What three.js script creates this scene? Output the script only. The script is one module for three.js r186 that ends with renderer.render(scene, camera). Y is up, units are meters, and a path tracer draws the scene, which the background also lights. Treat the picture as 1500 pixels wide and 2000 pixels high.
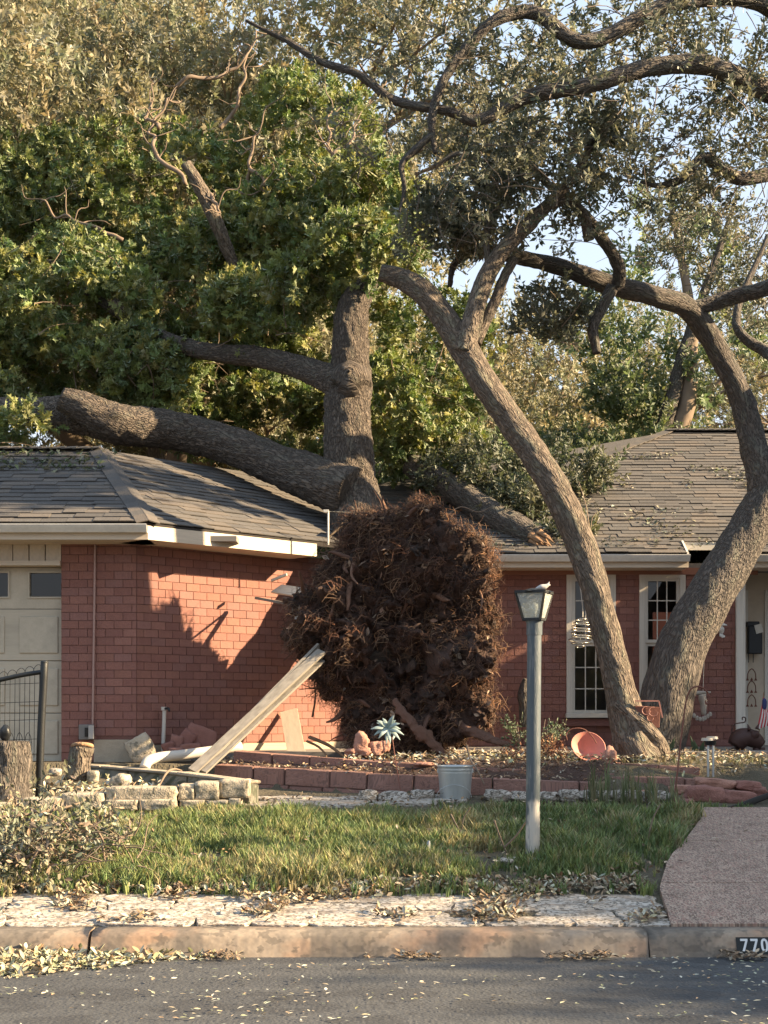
import * as THREE from 'three';
import { mergeGeometries, mergeVertices } from 'three/addons/utils/BufferGeometryUtils.js';
import { RoundedBoxGeometry } from 'three/addons/geometries/RoundedBoxGeometry.js';
import { FontLoader } from 'three/addons/loaders/FontLoader.js';
import { TextGeometry } from 'three/addons/geometries/TextGeometry.js';
import { ImprovedNoise } from 'three/addons/math/ImprovedNoise.js';

// ---------------------------------------------------------------- camera, sky, sun, exposure
const F = 2900, YH = 1390, EYE = 1.6;                 // focal length and horizon in photo pixels, eye height in metres
const scene = new THREE.Scene();
const camera = new THREE.PerspectiveCamera(2 * Math.atan(YH / F) * 180 / Math.PI, 1500 / (2 * YH), 0.1, 600);
camera.setViewOffset(1500, 2 * YH, 0, 0, 1500, 2000); // rising lens: verticals stay vertical
camera.position.set(0, EYE, 0);
camera.lookAt(0, EYE, -10);
const renderer = new THREE.WebGLRenderer({ antialias: true });
renderer.toneMapping = THREE.LinearToneMapping;
renderer.toneMappingExposure = 4.2;
renderer.shadowMap.enabled = true;
const SUN = new THREE.Vector3(0.9, 0.42, 0.11).normalize();
{ // pale evening sky: white-blue overhead, milky towards the horizon, warmer round the sun
  const w = 512, h = 256, d = new Float32Array(w * h * 4);
  for (let j = 0; j < h; j++) for (let i = 0; i < w; i++) {
    const el = ((j + 0.5) / h - 0.5) * Math.PI, az = ((i + 0.5) / w - 0.5) * 2 * Math.PI, y = Math.sin(el), x = Math.cos(el) * Math.cos(az), z = Math.cos(el) * Math.sin(az), k = 4 * (j * w + i);
    const up = Math.max(0, y), t = Math.pow(1 - up, 3), g = Math.max(0, x * SUN.x + y * SUN.y + z * SUN.z), glow = 0.16 * Math.pow(g, 6) + 0.4 * Math.pow(g, 40);
    const zen = [0.16, 0.21, 0.28], hor = [0.275, 0.282, 0.29];
    for (let c = 0; c < 3; c++) d[k + c] = (zen[c] + (hor[c] - zen[c]) * t + glow * [1, 0.78, 0.5][c]) * (y < -0.02 ? 0.4 : 1);
    d[k + 3] = 1;
  }
  const t = new THREE.DataTexture(d, w, h, THREE.RGBAFormat, THREE.FloatType); t.mapping = THREE.EquirectangularReflectionMapping; t.magFilter = t.minFilter = THREE.LinearFilter; t.needsUpdate = true;
  scene.background = t; scene.environment = t;
}
const sun = new THREE.DirectionalLight(new THREE.Color(1.0, 0.76, 0.47), 5);
sun.position.copy(SUN).multiplyScalar(60); sun.target.position.set(0, 2, -16);
sun.position.add(sun.target.position);
sun.castShadow = true; sun.shadow.radius = 1.4;
Object.assign(sun.shadow.camera, { left: -25, right: 25, top: 25, bottom: -25, near: 1, far: 140 });
sun.shadow.mapSize.set(2048, 2048);
scene.add(sun, sun.target);

// ---------------------------------------------------------------- helpers
const V = (x, y, z) => new THREE.Vector3(x, y, z);
const P = (px, py, Z) => V((px - 750) * Z / F, EYE - (py - YH) * Z / F, -Z);   // a direction from the photo, put at depth Z
const toPx = v => [750 + F * v.x / -v.z, YH - F * (v.y - EYE) / -v.z];
function RNG(a) { return () => { a |= 0; a = a + 0x6D2B79F5 | 0; let t = Math.imul(a ^ a >>> 15, 1 | a); t = t + Math.imul(t ^ t >>> 7, 61 | t) ^ t; return ((t ^ t >>> 14) >>> 0) / 4294967296; }; }
const rng = RNG(7);
const R = (a, b, r = rng) => a + (b - a) * r();
const clamp = (x, a, b) => Math.min(b, Math.max(a, x));
const lerp = (a, b, t) => a + (b - a) * t;
const smooth = (a, b, x) => { const t = clamp((x - a) / (b - a), 0, 1); return t * t * (3 - 2 * t); };
const pn = new ImprovedNoise();
const n3 = (x, y, z) => pn.noise(x, y, z);
const fbm = (x, y, z, o = 4) => { let s = 0, a = 1, f = 1; for (let i = 0; i < o; i++) { s += a * pn.noise(x * f + 3.7 * i, y * f + 1.3 * i, z * f + 7.1 * i); a *= 0.5; f *= 2.03; } return s; };
// periodic 2-D noise for textures
const perm = new Uint8Array(512); { const r = RNG(99), p = [...Array(256).keys()]; for (let i = 255; i > 0; i--) { const j = Math.floor(r() * (i + 1)); [p[i], p[j]] = [p[j], p[i]]; } for (let i = 0; i < 512; i++) perm[i] = p[i & 255]; }
function tn(x, y, w, h, seed = 0) {
  const xi = Math.floor(x), yi = Math.floor(y), fx = x - xi, fy = y - yi;
  const g = (i, j) => { i = ((i % w) + w) % w; j = ((j % h) + h) % h; return perm[(perm[(i + seed) & 255] + j) & 255] / 255; };
  const u = fx * fx * (3 - 2 * fx), v = fy * fy * (3 - 2 * fy);
  return lerp(lerp(g(xi, yi), g(xi + 1, yi), u), lerp(g(xi, yi + 1), g(xi + 1, yi + 1), u), v);
}
function tf(u, v, w, h, o = 4, seed = 0) { let s = 0, a = 0.5, t = 0; for (let i = 0; i < o; i++) { s += a * tn(u * w, v * h, w, h, seed + 17 * i); t += a; a *= 0.55; w *= 2; h *= 2; } return s / t; }
function tex(size, fn, srgb, rep) {
  const d = new Uint8Array(size * size * 4);
  for (let j = 0; j < size; j++) for (let i = 0; i < size; i++) {
    const c = fn(i / size, j / size), k = 4 * (j * size + i);
    if (typeof c === 'number') d[k] = d[k + 1] = d[k + 2] = clamp(c, 0, 1) * 255; else { d[k] = clamp(c[0], 0, 1) * 255; d[k + 1] = clamp(c[1], 0, 1) * 255; d[k + 2] = clamp(c[2], 0, 1) * 255; }
    d[k + 3] = 255;
  }
  const t = new THREE.DataTexture(d, size, size); t.wrapS = t.wrapT = THREE.RepeatWrapping; t.magFilter = THREE.LinearFilter; t.minFilter = THREE.LinearMipmapLinearFilter; t.generateMipmaps = true;
  if (srgb) t.colorSpace = THREE.SRGBColorSpace;
  if (rep) t.repeat.set(rep, rep);
  t.needsUpdate = true; return t;
}
const s2 = x => Math.pow(clamp(x, 0, 1), 1 / 2.2);        // linear value to the texture's encoding
const mix3 = (a, b, t) => [lerp(a[0], b[0], t), lerp(a[1], b[1], t), lerp(a[2], b[2], t)];
const lin = (c, k = 1) => [s2(c[0] * k), s2(c[1] * k), s2(c[2] * k)];
const mat = (c, o = {}) => { const m = new THREE.MeshStandardMaterial({ roughness: 0.9, ...o }); if (c) m.color.setRGB(...c); return m; };

const used = {};
const numbered = n => { used[n] = (used[n] ?? -1) + 1; return used[n] ? `${n}_${String(used[n]).padStart(3, '0')}` : n; };
const shadow = o => { o.castShadow = true; o.receiveShadow = true; return o; };
function info(o, label, category, group, kind) { if (label) o.userData.label = label; if (category) o.userData.category = category; if (group) o.userData.group = group; if (kind) o.userData.kind = kind; return o; }
function thing(name, label, category, base, group) { const g = new THREE.Group(); g.name = numbered(name); g.position.copy(base); info(g, label, category, group); scene.add(g); return g; }
function struct(name, label, category, geo, m) { const o = shadow(geo ? new THREE.Mesh(geo, m) : new THREE.Group()); o.name = numbered(name); info(o, label, category, null, 'structure'); scene.add(o); return o; }
const baseOf = o => { const p = V(0, 0, 0); for (let q = o; q && q !== scene; q = q.parent) p.add(q.position); return p; };
function part(parent, name, geo, m) { const b = baseOf(parent); geo.translate(-b.x, -b.y, -b.z); const o = shadow(new THREE.Mesh(geo, m)); o.name = name; parent.add(o); return o; }
function sub(parent, name) { const g = new THREE.Group(); g.name = name; parent.add(g); return g; }
function placed(parent, name, geo, m, pos, quat, scale) { const o = shadow(new THREE.Mesh(geo, m)); o.name = name; o.position.copy(pos).sub(baseOf(parent)); if (quat) o.quaternion.copy(quat); if (scale) o.scale.copy(scale); parent.add(o); return o; }
function solo(name, label, category, geo, m, group, kind) { geo.computeBoundingBox(); const b = geo.boundingBox, c = V((b.min.x + b.max.x) / 2, b.min.y, (b.min.z + b.max.z) / 2); geo.translate(-c.x, -c.y, -c.z); const o = shadow(new THREE.Mesh(geo, m)); o.name = numbered(name); o.position.copy(c); info(o, label, category, group, kind); scene.add(o); return o; }
function instances(parent, name, geo, m, list) {          // list: [matrix, colour]
  const o = new THREE.InstancedMesh(geo, m, list.length); o.name = name; const c = new THREE.Color();
  list.forEach(([mt, col], i) => { o.setMatrixAt(i, mt); if (col) o.setColorAt(i, c.setRGB(col[0], col[1], col[2])); });
  o.userData.kind = 'stuff'; shadow(o);
  if (parent !== scene) o.position.copy(baseOf(parent)).negate();
  parent.add(o); return o;
}
const bx = (w, h, d, x = 0, y = 0, z = 0) => new THREE.BoxGeometry(w, h, d).translate(x, y, z);
function clean(g) { const o = g.index ? g.toNonIndexed() : g; for (const k of Object.keys(o.attributes)) if (!['position', 'normal', 'uv'].includes(k)) o.deleteAttribute(k); return o; }
const merge = gs => mergeGeometries(gs.map(clean));
// a bar between two points with a w x h section
function bar(a, b, w, h, up = V(0, 1, 0)) {
  const d = b.clone().sub(a), L = d.length(); d.normalize();
  const s = V(0, 0, 0).crossVectors(up, d).normalize(), u = V(0, 0, 0).crossVectors(d, s);
  const g = new THREE.BoxGeometry(w, h, L); g.applyMatrix4(new THREE.Matrix4().makeBasis(s, u, d).setPosition(a.clone().add(b).multiplyScalar(0.5))); return g;
}
// a limb through points with radii; displaced bark; uv in metres
function limb(pts, rs, o = {}) {
  const { M = 10, step = 0.12, rough = 0.06, freq = 3, ridge = 0, capA = true, capB = true, seed = 0, oval = 1 } = o;
  const curve = new THREE.CatmullRomCurve3(pts, false, 'centripetal');
  const L = curve.getLength(), N = Math.max(2, Math.ceil(L / step));
  const pos = [], uv = [], idx = [], m = pts.length - 1;
  let up = V(0.13, 0.31, 0.94).normalize(); const t0 = curve.getTangent(0); up.sub(t0.clone().multiplyScalar(up.dot(t0))).normalize();
  const rAvg = rs.reduce((a, b) => a + b) / rs.length, wraps = Math.max(1, Math.round(2 * Math.PI * rAvg / 0.5));
  // radii follow the control points: find the parameter of each
  for (let i = 0; i <= N; i++) {
    const t = i / N, c = curve.getPoint(t), tg = curve.getTangent(t).normalize();
    up.sub(tg.clone().multiplyScalar(up.dot(tg))).normalize(); const sd = V(0, 0, 0).crossVectors(tg, up);
    const q = t * m, k = Math.min(m - 1, Math.floor(q)), r = lerp(rs[k], rs[k + 1], q - k);
    for (let j = 0; j <= M; j++) {
      const a = 2 * Math.PI * (j % M) / M, ca = Math.cos(a), sa = Math.sin(a);
      let d = 1 + rough * fbm(c.x * freq + ca * 1.3 + seed, c.y * freq + sa * 1.3, c.z * freq + t * 2, 3) * 1.6;
      let e = 0;
      if (ridge) { const w = n3(a * 1.2 + seed, t * L * 5, 4.2) * 1.1; e = ridge * (Math.abs(n3((ca * 3.2 + w) * (r / 0.25 + .4), (sa * 3.2 - w) * (r / 0.25 + .4), t * L * 3.1 + seed)) * 2 - 0.45); }
      const rr = r * d + e;
      pos.push(c.x + (up.x * ca * oval + sd.x * sa) * rr, c.y + (up.y * ca * oval + sd.y * sa) * rr, c.z + (up.z * ca * oval + sd.z * sa) * rr);
      uv.push(j / M * wraps, t * L / 0.8);
    }
  }
  for (let i = 0; i < N; i++) for (let j = 0; j < M; j++) { const a = i * (M + 1) + j, b = a + M + 1; idx.push(a, a + 1, b, b, a + 1, b + 1); }
  const cap = (row, flip, inset) => { const c = V(0, 0, 0); for (let j = 0; j < M; j++) { const k = 3 * (row * (M + 1) + j); c.add(V(pos[k], pos[k + 1], pos[k + 2])); } c.divideScalar(M); const n = pos.length / 3; pos.push(c.x, c.y, c.z); uv.push(0.5, 0.5); for (let j = 0; j < M; j++) { const a = row * (M + 1) + j; flip ? idx.push(a + 1, a, n) : idx.push(a, a + 1, n); } };
  if (capA) cap(0, true); if (capB) cap(N, false);
  const g = new THREE.BufferGeometry(); g.setAttribute('position', new THREE.Float32BufferAttribute(pos, 3)); g.setAttribute('uv', new THREE.Float32BufferAttribute(uv, 2)); g.setIndex(idx); g.computeVertexNormals();
  const nm = g.attributes.normal; for (let i = 0; i <= N; i++) { const a = i * (M + 1), b = a + M; for (const k of ['X', 'Y', 'Z']) { const s = (nm['get' + k](a) + nm['get' + k](b)) / 2; nm['set' + k](a, s); nm['set' + k](b, s); } }
  return g;
}
const wire = (pts, r, M = 5, step = 0.05) => limb(pts, pts.map(() => r), { M, step, rough: 0 });
// a rock or clod
function rockGeo(seed, sx, sy, sz, detail = 2, amp = 0.28, boxy = 0.5) {
  let g = mergeVertices(new THREE.IcosahedronGeometry(1, detail).deleteAttribute('normal').deleteAttribute('uv')); const p = g.attributes.position;
  const uv = [];
  for (let i = 0; i < p.count; i++) {
    let v = V(p.getX(i), p.getY(i), p.getZ(i)); const mx = Math.max(Math.abs(v.x), Math.abs(v.y), Math.abs(v.z)); const cube = v.clone().divideScalar(mx);
    v.lerp(cube, boxy); const d = 1 + amp * fbm(v.x * 1.1 + seed * 5.3, v.y * 1.1 + seed, v.z * 1.1, 3);
    v.multiplyScalar(d); p.setXYZ(i, v.x * sx, v.y * sy, v.z * sz); uv.push((v.x * sx + v.z * sz) / 0.5, v.y * sy / 0.5 + v.z * sz);
  }
  g.setAttribute('uv', new THREE.Float32BufferAttribute(uv, 2)); g.computeVertexNormals(); return g;
}

// ---------------------------------------------------------------- textures and materials
const barkH = (u, v) => { const w = tf(u, v, 4, 4, 3, 5) - 0.5; const a = Math.abs(tf(u + w * 0.10, v, 22, 9, 3, 1) - 0.5) * 2, b = Math.abs(tf(u - w * 0.06, v + 0.3, 38, 14, 2, 9) - 0.5) * 2; return clamp(Math.min(a * 2.6, 1) * 0.7 + Math.min(b * 2, 1) * 0.2 + 0.12 * tf(u, v, 64, 64, 2, 3), 0, 1); };
const barkBump = tex(512, barkH);
const barkTex = (dark, light, moss) => tex(512, (u, v) => { const h = barkH(u, v), s = tf(u, v, 5, 4, 4, 21); let c = mix3(dark, light, h * 0.8 + 0.2 * tf(u, v, 40, 40, 2, 8)); c = mix3(c, moss, smooth(0.55, 0.75, s) * 0.6 * h); return lin(c); }, true);
const barkMat = (d, l, m, b = 0.03) => mat(null, { map: barkTex(d, l, m), bumpMap: barkBump, bumpScale: b, roughness: 0.95 });
const M_bark = barkMat([0.055, 0.042, 0.032], [0.21, 0.165, 0.125], [0.20, 0.20, 0.14]);
const M_barkGrey = barkMat([0.035, 0.03, 0.026], [0.15, 0.125, 0.105], [0.15, 0.155, 0.12]);
const M_barkFall = barkMat([0.04, 0.031, 0.025], [0.17, 0.135, 0.105], [0.16, 0.15, 0.115], 0.05);
const M_twig = mat([0.19, 0.14, 0.10]);
const M_twigDark = mat([0.12, 0.095, 0.075]);
const M_wood = mat(null, { map: tex(256, (u, v) => lin(mix3([0.42, 0.27, 0.15], [0.20, 0.10, 0.05], tf(u, v, 30, 3, 4, 2))), true), bumpMap: tex(256, (u, v) => tf(u, v, 40, 4, 3, 2)), bumpScale: 0.01 });
const grain = tex(256, (u, v) => 0.5 * tf(u, v, 16, 16, 4, 3) + 0.5 * tf(u, v, 64, 64, 2, 7));
const stain = tex(512, (u, v) => { const k = 0.72 + 0.28 * tf(u, v, 6, 6, 5, 4) + 0.10 * (tf(u, v, 60, 60, 2, 6) - 0.5); return [k, k, k]; });
// bricks: several burnt tones share one grain
const brickMats = [[0.26, 0.118, 0.092], [0.247, 0.11, 0.087], [0.278, 0.13, 0.102], [0.236, 0.106, 0.085], [0.262, 0.12, 0.09], [0.25, 0.122, 0.102]].map(c => mat(c, { map: stain, bumpMap: grain, bumpScale: 0.004, roughness: 0.92 }));
const M_mortar = mat([0.155, 0.072, 0.056], { bumpMap: grain, bumpScale: 0.006 });
const M_foundation = mat([0.42, 0.35, 0.26], { map: stain, bumpMap: grain, bumpScale: 0.004 });
const shingleTex = tex(256, (u, v) => { const s = tf(u, v, 90, 90, 2, 3), b = tf(u, v, 3, 3, 3, 9); const k = 0.55 + 0.75 * s * (0.6 + 0.6 * b); return [k, k, k].map(x => clamp(x * 0.82, 0, 1)); });
const shingleMats = [[0.112, 0.102, 0.095], [0.135, 0.12, 0.108], [0.095, 0.088, 0.084], [0.15, 0.128, 0.11], [0.116, 0.108, 0.102]].map(c => mat(c, { map: shingleTex, bumpMap: grain, bumpScale: 0.003, roughness: 0.97 }));
const M_deck = mat([0.035, 0.03, 0.028]);
const M_cream = mat([0.62, 0.52, 0.40], { map: stain, bumpMap: grain, bumpScale: 0.0015, roughness: 0.65 });
const M_white = mat([0.70, 0.66, 0.58], { map: stain, roughness: 0.6 });
const M_garage = mat([0.50, 0.44, 0.34], { map: stain, roughness: 0.6 });
const M_redtrim = mat([0.27, 0.12, 0.08], { map: stain, roughness: 0.7 });
const M_frame = mat([0.60, 0.55, 0.47], { map: stain, roughness: 0.55 });
const M_glass = new THREE.MeshPhysicalMaterial({ color: 0xffffff, transmission: 1, thickness: 0, roughness: 0.02, ior: 1.5 });
const M_dark = mat([0.02, 0.018, 0.016]);
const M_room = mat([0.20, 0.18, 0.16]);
const M_blackMetal = mat([0.018, 0.02, 0.022], { roughness: 0.45, metalness: 0.3, bumpMap: grain, bumpScale: 0.002 });
const M_concrete = mat([0.40, 0.36, 0.30], { map: stain, bumpMap: grain, bumpScale: 0.008 });
const kerbTex = tex(1024, (u, v) => { const a = tf(u, v, 4, 8, 5, 2), b = tf(u, v, 90, 90, 2, 6), c = tf(u, v, 10, 3, 4, 12); let k = mix3([0.275, 0.22, 0.165], [0.31, 0.20, 0.13], smooth(0.4, 0.65, a)); k = mix3(k, [0.13, 0.11, 0.09], smooth(0.48, 0.7, c) * 0.85); k = mix3(k, [0.09, 0.075, 0.06], smooth(0.56, 0.66, tf(u, v, 30, 40, 4, 71)) * 0.6); return lin(k, 0.8 + 0.4 * b); }, true);
const M_kerb = mat(null, { map: kerbTex, bumpMap: grain, bumpScale: 0.006 });
const roadTex = tex(1024, (u, v) => { const a = tf(u, v, 180, 180, 2, 2), b = tf(u, v, 5, 5, 5, 6), c = tf(u, v, 2, 9, 4, 12); const k = 0.5 + 0.75 * a; let col = mix3([0.040, 0.043, 0.048], [0.076, 0.078, 0.080], b * 0.7 + 0.3 * smooth(0.4, 0.7, c)); const cr = Math.abs(tf(u, v, 5, 5, 4, 61) - 0.5); col = mix3(col, [0.02, 0.02, 0.021], smooth(0.008, 0.002, cr) * 0.8); col = mix3(col, [0.03, 0.031, 0.034], smooth(0.56, 0.6, tf(u, v, 3, 4, 3, 83)) * 0.6); return lin(col, k); }, true);
const M_road = mat(null, { map: roadTex, bumpMap: tex(512, (u, v) => tf(u, v, 100, 100, 2, 2)), bumpScale: 0.006, roughness: 0.85 });
const aggTex = tex(1024, (u, v) => { const a = tf(u, v, 130, 130, 2, 2), b = tf(u, v, 8, 8, 4, 6), c = tf(u, v, 100, 100, 1, 40); let k = mix3([0.16, 0.105, 0.08], [0.44, 0.33, 0.25], smooth(0.3, 0.7, a)); k = mix3(k, [0.35, 0.20, 0.15], smooth(0.5, 0.8, c) * 0.6); return lin(k, 0.75 + 0.45 * b); }, true);
const M_agg = mat(null, { map: aggTex, bumpMap: tex(512, (u, v) => tf(u, v, 65, 65, 2, 2)), bumpScale: 0.012 });
const limeTex = tex(512, (u, v) => { const a = tf(u, v, 4, 10, 5, 2), b = tf(u, v, 30, 60, 3, 6); let k = mix3([0.33, 0.285, 0.235], [0.56, 0.51, 0.45], a); k = mix3(k, [0.10, 0.085, 0.065], smooth(0.5, 0.62, b) * 0.9); k = mix3(k, [0.22, 0.17, 0.125], smooth(0.5, 0.7, tf(u, v, 6, 14, 4, 44)) * 0.7); return lin(k); }, true);
const M_lime = mat(null, { map: limeTex, bumpMap: tex(256, (u, v) => tf(u, v, 8, 20, 4, 2)), bumpScale: 0.02 });
const wallTex = tex(512, (u, v) => { const a = tf(u, v, 4, 4, 5, 2), b = tf(u, v, 12, 12, 4, 16); let k = mix3([0.33, 0.28, 0.21], [0.52, 0.44, 0.33], a); k = mix3(k, [0.10, 0.10, 0.075], smooth(0.5, 0.68, b) * 0.7); return lin(k); }, true);
const M_oldstone = mat(null, { map: wallTex, bumpMap: grain, bumpScale: 0.012 });
const mossTex = tex(512, (u, v) => { const a = tf(u, v, 4, 4, 5, 2), b = tf(u, v, 7, 7, 5, 26); let k = mix3([0.13, 0.125, 0.10], [0.27, 0.25, 0.20], a); k = mix3(k, [0.06, 0.07, 0.04], smooth(0.42, 0.6, b) * 0.85); return lin(k); }, true);
const M_mossy = mat(null, { map: mossTex, bumpMap: grain, bumpScale: 0.01 });
const blockTex = tex(512, (u, v) => { const a = tf(u, v, 5, 5, 5, 2), b = tf(u, v, 40, 40, 3, 16); let k = mix3([0.21, 0.105, 0.08], [0.34, 0.19, 0.15], a); k = mix3(k, [0.10, 0.06, 0.05], smooth(0.55, 0.75, b) * 0.6); return lin(k); }, true);
const M_block = mat(null, { map: blockTex, bumpMap: grain, bumpScale: 0.01 });
const M_sand = [[0.36, 0.17, 0.125], [0.42, 0.22, 0.16], [0.30, 0.14, 0.11]].map(c => mat(c, { map: stain, bumpMap: grain, bumpScale: 0.015 }));
const soilTex = tex(512, (u, v) => { const a = tf(u, v, 8, 8, 5, 2), b = tf(u, v, 50, 50, 2, 6); return lin(mix3([0.018, 0.010, 0.007], [0.085, 0.042, 0.028], a * 0.7 + b * 0.3)); }, true);
const M_soil = mat(null, { map: soilTex, bumpMap: tex(256, (u, v) => tf(u, v, 20, 20, 4, 2)), bumpScale: 0.03, roughness: 1 });
const groundTex = tex(512, (u, v) => { const a = tf(u, v, 8, 8, 5, 2), b = tf(u, v, 60, 60, 2, 6); return lin(mix3([0.045, 0.038, 0.022], [0.13, 0.105, 0.065], a * 0.6 + b * 0.4)); }, true);
const M_ground = mat(null, { map: groundTex, bumpMap: grain, bumpScale: 0.03, roughness: 1 });
const M_greyWood = mat(null, { map: tex(256, (u, v) => lin(mix3([0.33, 0.30, 0.255], [0.11, 0.095, 0.08], tf(u, v, 3, 24, 4, 2) * 0.9)), true), bumpMap: grain, bumpScale: 0.004 });
const M_pvc = mat([0.60, 0.55, 0.48], { map: stain, roughness: 0.5 });
const M_galv = mat([0.50, 0.53, 0.53], { map: stain, metalness: 0.55, roughness: 0.42 });
const M_rust = mat([0.20, 0.075, 0.05], { map: stain, roughness: 0.7, metalness: 0.2, bumpMap: grain, bumpScale: 0.003 });
const leafMat = (o = {}) => new THREE.MeshPhysicalMaterial({ color: 0xffffff, roughness: 0.75, transmission: 0.35, thickness: 0, side: THREE.DoubleSide, ...o });
const M_leaf = leafMat({ roughness: 0.8, transmission: 0.58 });
const M_litter = mat([1, 1, 1], { side: THREE.DoubleSide, roughness: 0.9 });
const M_grass = leafMat({ roughness: 0.8, transmission: 0.3 });

// leaf shapes
function leafShape(kind, L, W) {           // along +y, folded on the midrib
  const half = { oval: [[0.55, 0.22], [1, 0.5], [0.6, 0.8]], narrow: [[1, 0.45]], lobed: [[0.35, 0.12], [0.18, 0.26], [0.85, 0.42], [0.3, 0.52], [1, 0.74], [0.28, 0.76]] }[kind];
  const fold = kind === 'narrow' ? 0.25 : 0.3, pos = [];
  const tri = (a, b, c) => pos.push(...a, ...b, ...c);
  for (const s of [-1, 1]) {
    const e = [[0, 0, 0], ...half.map(([x, y]) => [s * x * W / 2, y * L, x * W / 2 * fold + 0.12 * L * (y - 0.3) ** 2]), [0, L, 0.12 * L * 0.49]];
    if (kind === 'narrow') tri(e[0], e[1], e[2]);
    else for (let i = 1; i < e.length - 1; i++) { const m0 = [0, (e[i][1] + e[Math.max(0, i - 1)][1]) / 2 * 0.9, 0], m1 = [0, Math.min(L, e[i + 1][1]), 0.12 * L * (e[i + 1][1] / L - 0.3) ** 2]; tri(i === 1 ? e[0] : [0, e[i - 1][1], 0.12 * L * (e[i - 1][1] / L - 0.3) ** 2], e[i], m1); if (i < e.length - 2) tri(m1, e[i], e[i + 1]); }
  }
  const g = new THREE.BufferGeometry(); g.setAttribute('position', new THREE.Float32BufferAttribute(pos, 3)); g.computeVertexNormals(); g.setAttribute('uv', new THREE.Float32BufferAttribute(new Float32Array(pos.length / 3 * 2), 2)); return g;
}
function cluster(kind, n, len, L, W, seed, spread = 0.9) {     // leaves along a twig that grows along +y
  const r = RNG(seed), gs = [];
  for (let i = 0; i < n; i++) {
    const s = R(0.7, 1.15, r), g = leafShape(kind, L * s, W * s), a = r() * 6.283, t = (i + r()) / n;
    g.rotateY(r() * 6.283); g.rotateX(R(0.3, 0.3 + spread, r)); g.rotateY(a); g.translate(R(-.02, .02, r), len * t, R(-.02, .02, r)); gs.push(g);
  }
  return merge(gs);
}
const C_live = [1, 2].map(s => cluster('narrow', 18, 0.24, 0.085, 0.034, s, 1.3));
const C_far = [5, 6].map(s => cluster('narrow', 22, 0.42, 0.125, 0.05, s, 1.3));
const C_lobed = [11, 12].map(s => cluster('lobed', 11, 0.17, 0.135, 0.09, s, 1.5));
const C_pale = [21, 22].map(s => cluster('oval', 9, 0.22, 0.07, 0.03, s, 1.2));
const M4 = new THREE.Matrix4(), Q = new THREE.Quaternion(), E = new THREE.Euler();
const pose = (p, s, ex, ey, ez) => new THREE.Matrix4().compose(p, new THREE.Quaternion().setFromEuler(new THREE.Euler(ex, ey, ez)), V(s, s, s));
const tint = (c, v, r) => { const k = 1 + v * (r() * 2 - 1), h = 1 + 0.35 * v * (r() * 2 - 1); return [c[0] * k * h, c[1] * k, c[2] * k * (2 - h)]; };
const pick = (a, r) => a[Math.floor(r() * a.length)];
// leaf clusters through ellipsoids [centre, rx, ry, rz, count], with gaps where the noise is low
function scatterBlobs(blobs, cols, seed, o = {}) {
  const { gap = -0.1, freq = 0.9, size = [0.8, 1.3], shell = 0.45, v = 0.35 } = o, r = RNG(seed), out = [[], []];
  for (const [c, rx, ry, rz, n, col] of blobs) for (let i = 0; i < n; i++) {
    let d; do { d = V(r() * 2 - 1, r() * 2 - 1, r() * 2 - 1); } while (d.lengthSq() > 1 || d.lengthSq() < 1e-3);
    d.setLength(Math.pow(d.length(), shell));
    const p = V(c.x + d.x * rx, c.y + d.y * ry, c.z + d.z * rz), k = fbm(p.x * freq + seed, p.y * freq, p.z * freq, 2);
    if (k < gap + 0.25 * (r() - 0.5)) continue;
    out[r() < 0.5 ? 0 : 1].push([pose(p, R(size[0], size[1], r), R(-1.2, 1.9, r), r() * 6.283, R(-1.2, 1.2, r)), tint(col || pick(cols, r), v, r)]);
  }
  return out;
}
function crown(parent, geos, m, lists) { const g = sub(parent, 'crown'); lists.forEach((l, i) => l.length && instances(g, 'leaves', geos[i], m, l)); return g; }

// ---------------------------------------------------------------- terrain
const lineAt = (pts, x) => { if (x <= pts[0][0]) return pts[0][1]; for (let i = 1; i < pts.length; i++) if (x <= pts[i][0]) { const [a, b] = pts[i - 1], [c, d] = pts[i]; return b + (d - b) * (x - a) / (c - a); } return pts[pts.length - 1][1]; };
const profile = [[9.9, 0.14], [11.5, 0.45], [13.9, 0.735], [14.4, 0.78], [14.75, 0.94], [15.3, 1.06], [80, 1.1]];
const wallZ = [[-1.75, 15.2], [-0.77, 14.85], [0, 14.6], [0.6, 14.5], [1.5, 14.45], [2.18, 14.4], [3.6, 14.75]], wallTop = [[-1.75, 1.055], [-0.77, 1.02], [0, 0.986], [0.6, 0.96], [1.5, 0.927], [2.18, 0.915]];
const gY = (x, Z) => {
  let y = lineAt(profile, Z);
  if (x > -1.85 && x < 3.6 && Z > 14.2) { const wz = lineAt(wallZ, x); y = Z < wz + 0.06 ? lerp(0.763, 0.83, smooth(14.2, 15.2, Z)) : lerp(lineAt(wallTop, x) - 0.04, 1.07, smooth(wz + 0.06, wz + 0.7, Z)); }
  else if (x < -1.35 && Z > 13.6) y = Z < 15.9 ? lerp(y, 0.80 + 0.12 * smooth(14.2, 15.6, Z), smooth(13.62, 13.75, Z)) : 1.04;
  if (Z > 10.1) y += 0.018 * fbm(x * 1.3, Z * 1.3, 0.5, 3) * smooth(10.1, 10.6, Z); return y; };
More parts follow.
